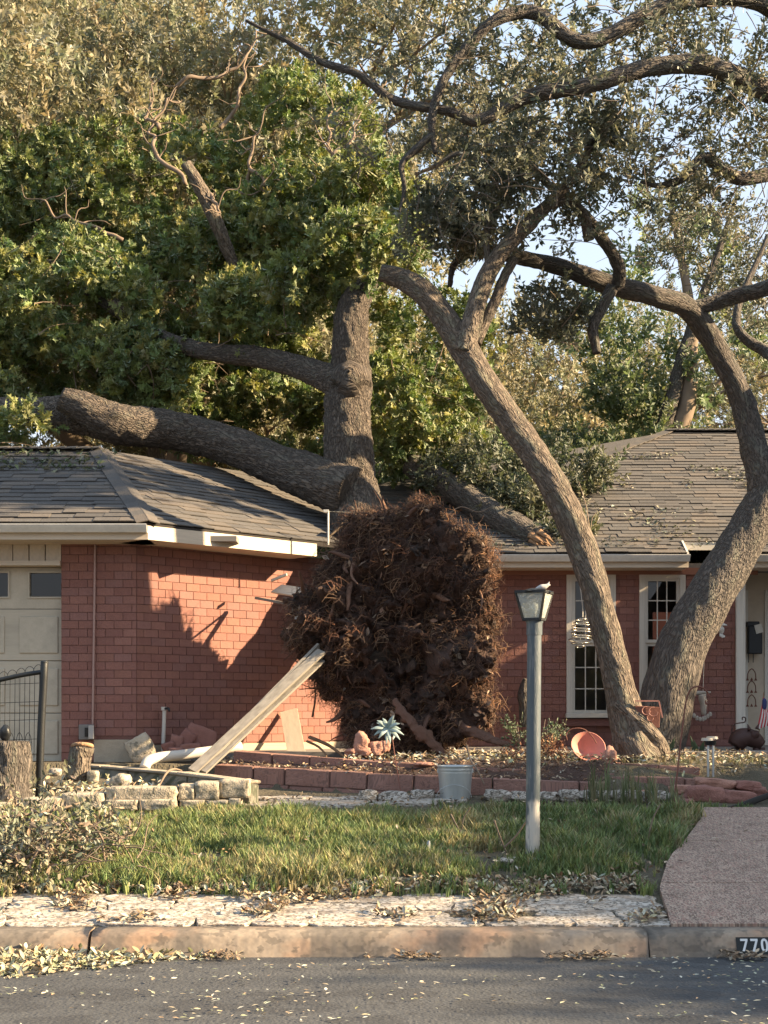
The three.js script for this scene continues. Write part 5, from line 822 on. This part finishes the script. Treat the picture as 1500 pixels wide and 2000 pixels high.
  { const t = thing('metal_animal', 'dark rusted metal animal figure with an arched back and curled tail by the door', 'garden figure', w(1455, 1490, 17.8)), Z = 17.8, m = mat([0.05, 0.022, 0.018], { roughness: 0.6, metalness: .2 });
    part(t, 'body', merge([limb([w(1436, 1458, Z), w(1445, 1444, Z), w(1460, 1440, Z), w(1475, 1446, Z), w(1487, 1456, Z)], [0.10, 0.125, 0.11, 0.10, 0.07], { M: 16, step: 0.03, rough: .02 }), limb([w(1468, 1448, Z - .04), w(1473, 1434, Z - .06), w(1474, 1428, Z - .07)], [0.05, 0.065, 0.05], { M: 12, step: 0.02, rough: 0 }), limb([w(1464, 1426, Z - .08), w(1460, 1414, Z - .08)], [0.025, 0.003], { M: 6, rough: 0, step: .03 }), limb([w(1478, 1424, Z - .08), w(1482, 1413, Z - .08)], [0.025, 0.003], { M: 6, rough: 0, step: .03 }), ...[[1436, 1460, 1438, 1492], [1446, 1462, 1448, 1494], [1478, 1460, 1476, 1492], [1487, 1460, 1488, 1494]].map(([a, b, c, d]) => limb([w(a, b, Z), w(c, d, Z)], [0.05, 0.035], { M: 8, step: 0.06, rough: 0 }))]), m);
    part(t, 'tail', wire([w(1431, 1450, Z), w(1429, 1430, Z), w(1434, 1415, Z), w(1446, 1412, Z), w(1455, 1410, Z), w(1456, 1402, Z), w(1450, 1401, Z), w(1450, 1406, Z)], 0.008, 6, 0.03), m); }
  { const t = thing('small_flag', 'little furled striped flag on a thin stick by the front door', 'flag', w(1490, 1430, 18.2)), Z = 18.2; part(t, 'stick', wire([w(1492, 1352, Z), w(1482, 1434, Z)], 0.006, 6, .2), M_wood);
    const cols = [[0.45, 0.05, 0.06], [0.62, 0.6, 0.56]]; for (let i = 0; i < 7; i++) part(t, 'stripe', limb([w(1491, 1362 + i * 2, Z - .01), w(1487 + i * 2.4, 1392 + i, Z - .03), w(1480 + i * 3.2, 1424 - i, Z - .02)], [0.006, 0.013, 0.012], { M: 6, step: 0.05, rough: 0, oval: .5 }), mat(cols[i % 2])); part(t, 'canton', rockGeo(3, 0.03, 0.07, 0.02, 2, .1, .3).translate(...w(1493, 1375, Z - .03).toArray()), mat([0.03, 0.04, 0.12])); }
  { const t = thing('mailbox', 'black wall mailbox with white letters sticking out by the front door', 'mailbox', w(1474, 1275, 20.2)), Z = 20.2; part(t, 'box', new RoundedBoxGeometry(0.19, 0.38, 0.1, 2, 0.015).translate(...w(1474, 1250, Z).toArray()), M_blackMetal); part(t, 'lid', new RoundedBoxGeometry(0.17, 0.07, 0.11, 2, 0.015).translate(...w(1470, 1219, Z).toArray()), M_blackMetal); part(t, 'letter', bx(0.1, 0.12, 0.01, 0, 0, 0).rotateZ(0.25).translate(...w(1482, 1228, Z - .06).toArray()), M_white); for (const x of [1462, 1471]) part(t, 'hook', wire([w(x, 1276, Z - .03), w(x, 1294, Z - .05)], 0.006, 5, .1), M_blackMetal);
    const b = thing('bell_chime', 'string of three dark arched bells hanging below the wall mailbox', 'wind chime', w(1468, 1380, 20.2)); for (const y of [1306, 1330, 1357]) { part(b, 'arch', wire([w(1460, y + 18, Z), w(1461, y + 8, Z), w(1468, y, Z), w(1475, y + 8, Z), w(1476, y + 18, Z)], 0.007, 5, .03), M_rust); for (const x of [1460, 1468, 1476]) part(b, 'bell', new THREE.ConeGeometry(0.022, 0.045, 8).translate(...w(x, y + 20, Z - .02).toArray()), M_rust); } }
  { const t = thing('dove_ornament', 'white bird ornament with spread tail hung on the brick beside the door', 'ornament', w(1408, 1243, 19.5)), m = mat([0.62, 0.6, 0.56]), Z = 19.5; part(t, 'body', limb([w(1394, 1222, Z), w(1402, 1224, Z), w(1408, 1230, Z), w(1409, 1238, Z)], [0.01, 0.045, 0.05, 0.02], { M: 10, step: .02, rough: .05 }), m); part(t, 'wing', limb([w(1396, 1221, Z - .02), w(1408, 1219, Z - .03), w(1420, 1221, Z - .03)], [0.02, 0.03, 0.006], { M: 8, step: .02, rough: .05, oval: .4 }), m); part(t, 'tail', limb([w(1408, 1236, Z), w(1410, 1242, Z - .02), w(1416, 1243, Z - .02)], [0.02, 0.035, 0.012], { M: 8, step: .02, rough: 0, oval: .4 }), m); }
  { const t = thing('wind_spinner', 'silver wire wind spinner hanging on a pale cord before the first window', 'wind spinner', w(1133, 1268, 19.2)), Z = 19.2, m = mat([0.55, 0.52, 0.45], { metalness: 0.8, roughness: 0.25 }); part(t, 'cord', wire([w(1127, 1106, 19.05), w(1138, 1185, Z), w(1138, 1205, Z)], 0.006, 5, .2), M_white);
    for (let i = 0; i < 9; i++) { const y = 1210 + i * 6.6, a = [10, 16, 19, 20, 20, 19, 22, 17, 9][i]; part(t, 'ring', new THREE.TorusGeometry(a * Z / F, 0.007, 5, 28).rotateX(1.45 + 0.1 * (i % 2)).translate(...w(1136 - (i > 5 ? 3 : 0), y, Z).toArray()), m); } }
  { const pts = [[1290, 1590, 13.7], [1380, 1586, 13.75], [1430, 1580, 13.8], [1470, 1565, 13.9], [1540, 1540, 14.1]]; solo('black_edging', 'black plastic edging strip curling up beside the sandstone corner', 'edging', limb(pts.map(p => w(...p)), [0.015, 0.03, 0.032, 0.03, 0.03], { M: 8, step: .06, oval: .5 }), M_dark); }
  solo('wall_ornament', 'tall dark narrow figure standing against the shaded brick wall', 'ornament', limb([w(1022, 1420, 19.3), w(1024, 1390, 19.3), w(1023, 1355, 19.3), w(1025, 1335, 19.3), w(1026, 1325, 19.3)], [0.05, 0.07, 0.08, 0.045, 0.03], { M: 12, step: .04, rough: .15, freq: 6 }), M_barkGrey);
}
// ---------------------------------------------------------------- plants
function leafy(label, name, blobs, cols, seed, m, geos, stems, stemMat, o) { const b = blobs[0][0], t = thing(name, label, 'plant', V(b.x, gY(b.x, -b.z), b.z)); const l = scatterBlobs(blobs, cols, seed, { gap: -0.3, freq: 3, shell: 0.5, v: .3, ...o }); const g = sub(t, 'foliage'); l.forEach((q, i) => q.length && instances(g, 'leaves', geos[i], m, q)); stems.forEach(s => part(t, 'stem', limb(s.map(p => P(...p)), s.map((_, i) => lerp(0.009, 0.003, i / (s.length - 1))), { M: 5, step: .05, rough: .05 }), stemMat)); return t; }
leafy('green and white leafed shrub growing behind the lamp post', 'shrub', [blob(1012, 1430, 15.6, 0.13, 0.16, 0.12, 46), blob(1060, 1445, 15.5, 0.2, 0.1, 0.12, 40), blob(1090, 1425, 15.5, 0.1, 0.06, 0.08, 14)], [[0.12, 0.17, 0.07], [0.2, 0.24, 0.12], [0.09, 0.13, 0.05]], 91, M_leaf, C_pale, [[[1020, 1490, 15.5], [1015, 1450, 15.5], [1010, 1410, 15.5]], [[1035, 1490, 15.5], [1058, 1440, 15.5], [1065, 1405, 15.5]], [[1050, 1490, 15.5], [1090, 1440, 15.5], [1110, 1420, 15.5]]], M_twig, { size: [0.4, 0.7] });
leafy('dry rust brown plant heap between lamp post and pink basket', 'dry_plant', [blob(1080, 1470, 15.3, 0.16, 0.10, 0.12, 90), blob(1000, 1478, 15.3, 0.2, 0.05, 0.12, 40)], [[0.24, 0.10, 0.05], [0.16, 0.07, 0.04], [0.32, 0.19, 0.10]], 92, M_litter, C_pale, [], M_twig, { size: [0.35, 0.6] });
for (const [x, y, n, lab] of [[1365, 1455, 5, 'dark strap-leafed plant by the brick wall near the hook'], [1300, 1440, 5, 'dark strap-leafed plant behind the foot of the leaning oak']]) { const t = thing('strap_plant', lab, 'plant', P(x, 1490, 17.5)), r = RNG(x); for (let i = 0; i < n; i++) { const a = R(-.9, .9, r); part(t, 'leaf', limb([P(x + a * 6, 1490, 17.5), P(x + a * 14, 1462, 17.45), P(x + a * 24, 1436 + R(0, 12, r), 17.4)], [0.012, 0.035, 0.003], { M: 6, step: .05, rough: 0, oval: .25 }), mat([0.035, 0.065, 0.035], { roughness: .5 })); } }
// grass
const blade = (() => { const gs = []; const r = RNG(3); for (let i = 0; i < 9; i++) { const h = R(0.07, 0.165, r), w = 0.0045, a = r() * 6.283, l = R(0.1, 0.6, r), ox = R(-.035, .035, r), oz = R(-.035, .035, r), ca = Math.cos(a), sa = Math.sin(a); const c = [[0, 0], [0.55 * h, 0.25 * l * h], [h * (1 - .25 * l), l * h]]; const pos = []; const pt = (k, s) => [ox + ca * c[k][1] - sa * s * w * (k === 2 ? 0.1 : 1), c[k][0], oz + sa * c[k][1] + ca * s * w * (k === 2 ? .1 : 1)]; pos.push(...pt(0, -1), ...pt(0, 1), ...pt(1, 1), ...pt(0, -1), ...pt(1, 1), ...pt(1, -1), ...pt(1, -1), ...pt(1, 1), ...pt(2, 0)); const g = new THREE.BufferGeometry(); g.setAttribute('position', new THREE.Float32BufferAttribute(pos, 3)); g.computeVertexNormals(); g.setAttribute('uv', new THREE.Float32BufferAttribute(new Float32Array(18), 2)); gs.push(g); } return merge(gs); })();
{
  const r = RNG(300), l = [], cols = [[0.16, 0.215, 0.06], [0.115, 0.175, 0.05], [0.215, 0.25, 0.075], [0.30, 0.265, 0.125]];
  for (let i = 0; i < 42000; i++) { const x = R(-5.2, 3.4, r), Z = R(10.55, 13.85, r); if (onWalk(x + 0.03, Z)) continue; const e = fbm(x * 1.7, Z * 1.7, 3, 3); const front = Z - 10.72 - 0.18 * fbm(x * 2, 7, 1, 2) - 0.22 * smooth(-0.6, 1.6, x); if (front < 0 && r() > 0.12) continue; if (Z > 13.66 && x < -1.3) continue; if (e < -0.12 && r() < 0.75 * smooth(-0.12, -0.4, e) + 0.2) continue; if (Z > 13.45 && r() < 0.55 + 0.4 * smooth(13.6, 13.8, Z)) continue; const dry = fbm(x * 0.9 + 5, Z * 1.4, 8, 2);
    const c = r() < 0.14 + 0.5 * smooth(0.0, 0.4, dry) ? cols[3] : pick(cols.slice(0, 3), r); l.push([pose(V(x, gY(x, Z) - 0.005, -Z), R(0.5, 1.2, r) * (1 + 0.8 * e) * (1 - 0.45 * smooth(12.9, 13.6, Z)), R(-.15, .15, r), r() * 6.283, R(-.15, .15, r)), tint(c, 0.3, r)]); }
  const o = instances(scene, numbered('lawn_grass'), blade, M_grass, l); info(o, 'uneven green lawn grass between stone strip and brick bed', 'grass', null, 'stuff');
  const l2 = []; for (let i = 0; i < 30; i++) { const x = P(R(1150, 1320, r), 0, 13.95).x, Z = R(13.6, 14.15, r); l2.push([new THREE.Matrix4().compose(V(x, gY(x, Z), -Z), new THREE.Quaternion().setFromEuler(new THREE.Euler(R(-.1, .1, r), r() * 6, R(-.1, .1, r))), V(1.2, R(1.5, 3.6, r), 1.2)), tint(pick([[0.12, 0.15, 0.05], [0.2, 0.19, 0.09]], r), .3, r)]); }
  info(instances(scene, numbered('tall_grass'), blade, M_grass, l2), 'tall wispy grass stalks in front of the block wall corner', 'grass', null, 'stuff');
  const l3 = []; for (let i = 0; i < 700; i++) { const x = R(1.2, 4.2, r), Z = R(15.1, 18.6, r); l3.push([pose(V(x, gY(x, Z), -Z), R(0.3, 0.7, r), 0, r() * 6, 0), tint(pick([[0.12, 0.13, 0.05], [0.2, 0.17, 0.08]], r), .3, r)]); }
  info(instances(scene, numbered('bed_grass'), blade, M_grass, l3), 'thin short grass around the foot of the oaks', 'grass', null, 'stuff');
}
// fallen leaves
const litterLeaf = leafShape('oval', 0.055, 0.024), litterLobed = leafShape('lobed', 0.11, 0.075);
const pale = [[0.38, 0.37, 0.25], [0.46, 0.42, 0.31], [0.27, 0.28, 0.16], [0.33, 0.24, 0.15], [0.50, 0.47, 0.38]], brown = [[0.20, 0.135, 0.085], [0.30, 0.22, 0.14], [0.13, 0.09, 0.06], [0.38, 0.32, 0.24]];
function litter(name, label, n, seed, place, cols, geo = litterLeaf, size = [0.6, 1.3], tip = 0.5) { const r = RNG(seed), l = []; let k = 0; while (l.length < n && k++ < n * 30) { const p = place(r); if (!p) continue; l.push([new THREE.Matrix4().compose(p, new THREE.Quaternion().setFromEuler(new THREE.Euler(-Math.PI / 2 + R(-tip, tip, r), R(-tip, tip, r), r() * 6.283)), V(1, 1, 1).multiplyScalar(R(size[0], size[1], r))), tint(pick(cols, r), .3, r)]); } const o = instances(scene, numbered(name), geo, M_litter, l); return info(o, label, 'leaves', null, 'stuff'); }
litter('fallen_leaves', 'pale fallen leaves strewn thinly over the asphalt', 1500, 401, r => { const x = R(-4.5, 4.5, r), Z = R(6.6, 9.6, r), d = fbm(x * 0.7, Z * 3.2, 5, 3); return d > -0.05 + 0.35 * r() ? V(x, 0.026, -Z) : null; }, pale, litterLeaf, [0.35, 0.85], 0.25);
litter('gutter_leaves', 'thick drift of pale green leaves in the gutter beside the brush pile', 3600, 402, r => { const x = R(-4.2, -1.0, r), Z = R(8.75, 9.72, r), lim = 8.95 + 0.75 * smooth(-2.3, -0.9, x) + 0.12 * n3(x * 3, 1, 1); return Z > lim ? V(x, 0.012 + 0.05 * r() * smooth(-1.1, -2.2, x) * smooth(lim, lim + .3, Z), -Z) : null; }, pale.slice(0, 4), litterLeaf, [0.7, 1.4], 0.9);
litter('gutter_leaves', 'narrow line of dry leaves along the kerb foot', 420, 412, r => { const x = R(-1.2, 4, r), Z = R(9.5, 9.67, r); return fbm(x * 2, 1, 2, 2) > 0.1 ? V(x, 0.02 + 0.02 * r(), -Z) : null; }, brown, litterLeaf, [0.6, 1.1], 0.6);
litter('strip_leaves', 'dry brown leaves lying over the limestone strip', 6500, 403, r => { const x = R(-4.2, 1.9, r), Z = R(10.0, 10.95, r), d = fbm(x * 2, Z * 2.6, 9, 3) + 0.6 * smooth(10.35, 10.7, Z) - 0.25; return d > -0.08 + 0.3 * r() ? V(x, gY(x, Z) + 0.03 + 0.02 * r(), -Z) : null; }, [...brown, ...pale.slice(0, 2)], litterLeaf, [0.6, 1.3], 0.9);
litter('lawn_leaves', 'scattered dry leaves lying in the lawn', 1500, 404, r => { const x = R(-3.2, 2.6, r), Z = R(10.7, 14.3, r); return onWalk(x, Z) ? null : V(x, gY(x, Z) + R(0.03, 0.08, r), -Z); }, brown, litterLeaf, [0.6, 1.2], 0.9);
litter('bed_leaves', 'pale leaf litter around the foot of the leaning oak and root plate', 3000, 405, r => { const x = R(-0.4, 4.2, r), Z = R(14.85, 17.6, r); return V(x, gY(x, Z) + 0.05 + 0.03 * r(), -Z); }, [...pale, ...brown], litterLeaf, [0.6, 1.3], 0.8);
litter('tier_leaves', 'dry leaves and bark crumbs strewn along the tops of the red block tiers', 900, 415, r => { const x = R(-1.7, 2.4, r), wz = lineAt(wallZ, x), Z = wz + R(0.0, 0.75, r); return V(x, Math.max(gY(x, Z), lineAt(wallTop, x) - 0.02) + R(0.02, 0.06, r), -Z); }, brown, litterLeaf, [0.4, 1.1], 0.8);
const roofY = Z => EAVE + (Z - VZ) * PITCH;
litter('roof_leaves', 'storm-blown leaves scattered over the main roof slope', 1500, 406, r => { const Z = R(19.2, 23, r), x = R(0.9, 6, r), d = fbm(x * 1.2, Z * 1.2, 3, 3) + 0.35 * smooth(4, 1.2, x); return d > 0.12 + 0.3 * r() && x > 1.0 + (Z - 19) * .1 ? V(x, roofY(Z) + 0.03, -Z) : null; }, [[0.22, 0.22, 0.15], [0.30, 0.30, 0.22], [0.14, 0.16, 0.09], [0.38, 0.36, 0.29]], litterLobed, [0.3, 0.8], 0.7);
litter('planter_leaves', 'pale leaves lying among the planter stones', 420, 407, r => { const x = R(-3.9, -2.2, r), Z = R(13.65, 14.8, r); return V(x, gY(x, Z) + R(0.02, 0.12, r), -Z); }, pale, litterLeaf, [0.8, 1.6], 1);
litter('walk_leaves', 'few dry leaves lying on the aggregate front walk', 160, 408, r => { const x = R(2, 4.2, r), Z = R(10, 13.4, r); return onWalk(x - 0.05, Z) ? V(x, lineAt(profile, Z) + 0.062, -Z) : null; }, brown, litterLeaf, [0.5, 1], 0.4);
litter('shingle_leaves', 'bits of leaf litter on the garage roof near the fallen limb', 260, 409, r => { const Z = R(17.6, 18.3, r), x = R(-5.2, -3.3, r); return V(x, EAVE + (Z - 16) * PITCH + 0.03, -Z); }, [[0.10, 0.13, 0.06], [0.2, 0.2, 0.13]], litterLobed, [0.6, 1.1], 0.9);
// leafy branch debris lying along the limb on the main roof
leafy('torn leafy branches heaped on the main roof around the split limb', 'torn_branch', [blob(930, 940, 20.9, 0.9, 0.45, 0.5, 420), blob(1020, 990, 20.4, 0.6, 0.3, 0.4, 240), blob(1100, 930, 21.2, 0.8, 0.35, 0.4, 260), blob(1110, 1040, 19.8, 0.35, 0.18, 0.25, 80)], [[0.10, 0.12, 0.055], [0.15, 0.15, 0.07], [0.07, 0.09, 0.045]], 93, M_leaf, C_live, [[[1150, 1075, 19.3], [1152, 1040, 19.3], [1160, 1005, 19.3], [1172, 998, 19.3]], [[1152, 1040, 19.3], [1145, 990, 19.5], [1130, 940, 19.8]], [[870, 1010, 18.6], [900, 990, 18.6], [935, 1000, 18.6], [968, 985, 18.6]]], M_twig, { size: [0.8, 1.4] });
// brush pile
{
  const t = thing('brush_pile', 'heap of cut branches with curling pale leaves on the lawn edge', 'brush pile', P(80, 1790, 10.75)), r = RNG(500);
  const bl = [blob(60, 1690, 11.0, 0.42, 0.34, 0.4, 198), blob(170, 1650, 11.2, 0.36, 0.28, 0.35, 132), blob(250, 1650, 11.3, 0.22, 0.2, 0.3, 54), blob(30, 1620, 11.5, 0.5, 0.2, 0.4, 96), blob(-80, 1680, 11.2, 0.5, 0.4, 0.5, 156), blob(100, 1740, 10.8, 0.35, 0.15, 0.3, 90), blob(110, 1570, 12.4, 0.4, 0.16, 0.3, 36)];
  const l = scatterBlobs(bl, [[0.22, 0.22, 0.15], [0.14, 0.15, 0.095], [0.30, 0.285, 0.21], [0.11, 0.12, 0.075], [0.20, 0.15, 0.11]], 501, { gap: -0.1, freq: 3, shell: 0.7, size: [0.55, 1.05] });
  const g = sub(t, 'foliage'); l.forEach((q, i) => instances(g, 'leaves', C_pale[i], leafMat({ roughness: .8, transmission: .15 }), q.filter(([m]) => m.elements[13] > gY(m.elements[12], -m.elements[14]) + 0.03)));
  const big = [[[-60, 1720, 10.9], [40, 1680, 10.95], [110, 1640, 11.0], [130, 1618, 11.0], [160, 1609, 11.05], [180, 1612, 11.1], [200, 1640, 11.1], [205, 1680, 11.1], [235, 1712, 11], [280, 1738, 10.9]], [[20, 1740, 10.8], [70, 1670, 10.9], [95, 1600, 11.2], [110, 1560, 11.4]], [[0, 1660, 11], [80, 1640, 11], [170, 1640, 11.1], [260, 1632, 11.2]], [[90, 1760, 10.7], [95, 1700, 10.8], [90, 1620, 11]], [[-40, 1600, 11.3], [60, 1590, 11.4], [150, 1570, 11.6], [190, 1545, 11.8]], [[60, 1580, 11.5], [95, 1590, 11.2], [120, 1560, 11.3]]];
  big.forEach((b, i) => part(t, 'branch', limb(b.map(p => P(...p)), b.map((_, k) => lerp(0.014, 0.006, k / (b.length - 1))), { M: 6, step: .05, rough: .1, freq: 7, seed: i }), M_twig));
  for (let i = 0; i < 120; i++) { const a = P(R(-60, 270, r), R(1600, 1760, r), R(10.8, 11.4, r)); let d = V(R(-1, 1, r), R(-.4, .6, r), R(-.5, .5, r)).normalize(); const pts = [a]; for (let s = 0; s < 4; s++) { d.add(V(R(-.4, .4, r), R(-.4, .3, r), R(-.4, .4, r))).normalize(); const q = pts[s].clone().addScaledVector(d, 0.1); q.y = Math.max(q.y, gY(q.x, -q.z) + 0.02); pts.push(q); } part(t, 'twig', limb(pts, [0.006, 0.005, 0.004, 0.003, 0.002], { M: 4, step: .06, rough: 0 }), i % 3 ? M_twig : M_twigDark); }
}
{ // twigs lying in the lawn
  const labs = ['bare forked twig standing in the lawn beside the lamp post', 'dark bent twig lying in the lawn before the bucket', 'thin twig lying in the grass by the brush pile', 'slender dead twig in the lawn between bucket and lamp post', 'short dark twig lying on the dry leaves behind the kerb', 'dry stem standing at the grass edge of the front walk'];
  [[[[965, 1602], [975, 1630], [985, 1655], [995, 1680]], [[985, 1655], [1010, 1630], [1030, 1600]]], [[[830, 1620], [880, 1625], [900, 1650], [905, 1600], [920, 1575]]], [[[330, 1600], [370, 1592], [400, 1600]], [[370, 1592], [390, 1580]]], [[[880, 1590], [890, 1610], [905, 1640], [900, 1660]]], [[[830, 1772], [870, 1765], [905, 1770], [930, 1760]]], [[[1240, 1690], [1262, 1650], [1275, 1600], [1290, 1570]]]].forEach((parts, i) => { const Z = [11.6, 12.3, 13.2, 12.2, 10.55, 11.9][i]; const t = thing('lawn_twig', labs[i], 'twig', P(parts[0][0][0], parts[0][0][1], Z)); parts.forEach(p => part(t, 'stem', limb(p.map(q => P(q[0], q[1], Z)), p.map((_, k) => lerp(0.009, 0.004, k / p.length)), { M: 5, step: .04, rough: .1 }), i === 0 || i === 5 ? M_twig : M_twigDark)); });
  const r = RNG(600); for (let i = 0; i < 9; i++) solo('base_stone', 'white stone chip at the foot of the lamp post', 'stone', rockGeo(i + 60, R(.03, .05, r), R(.014, .025, r), R(.025, .04, r), 2).translate(...P(R(978, 1062, r), 0, 11.4).setY(gY(1.1, 11.4) + 0.03).setZ(-R(11.3, 11.5, r)).toArray()), M_lime, 'stones at the lamp post foot');
  solo('grey_tuft', 'small grey frayed cloth scrap caught upright in the lawn', 'cloth scrap', limb([P(828, 1682, 11.5), P(834, 1660, 11.5), P(838, 1642, 11.5)], [0.05, 0.028, 0.008], { M: 10, step: .02, rough: .3, freq: 12 }), mat([0.35, 0.36, 0.36]));
}
renderer.render(scene, camera);
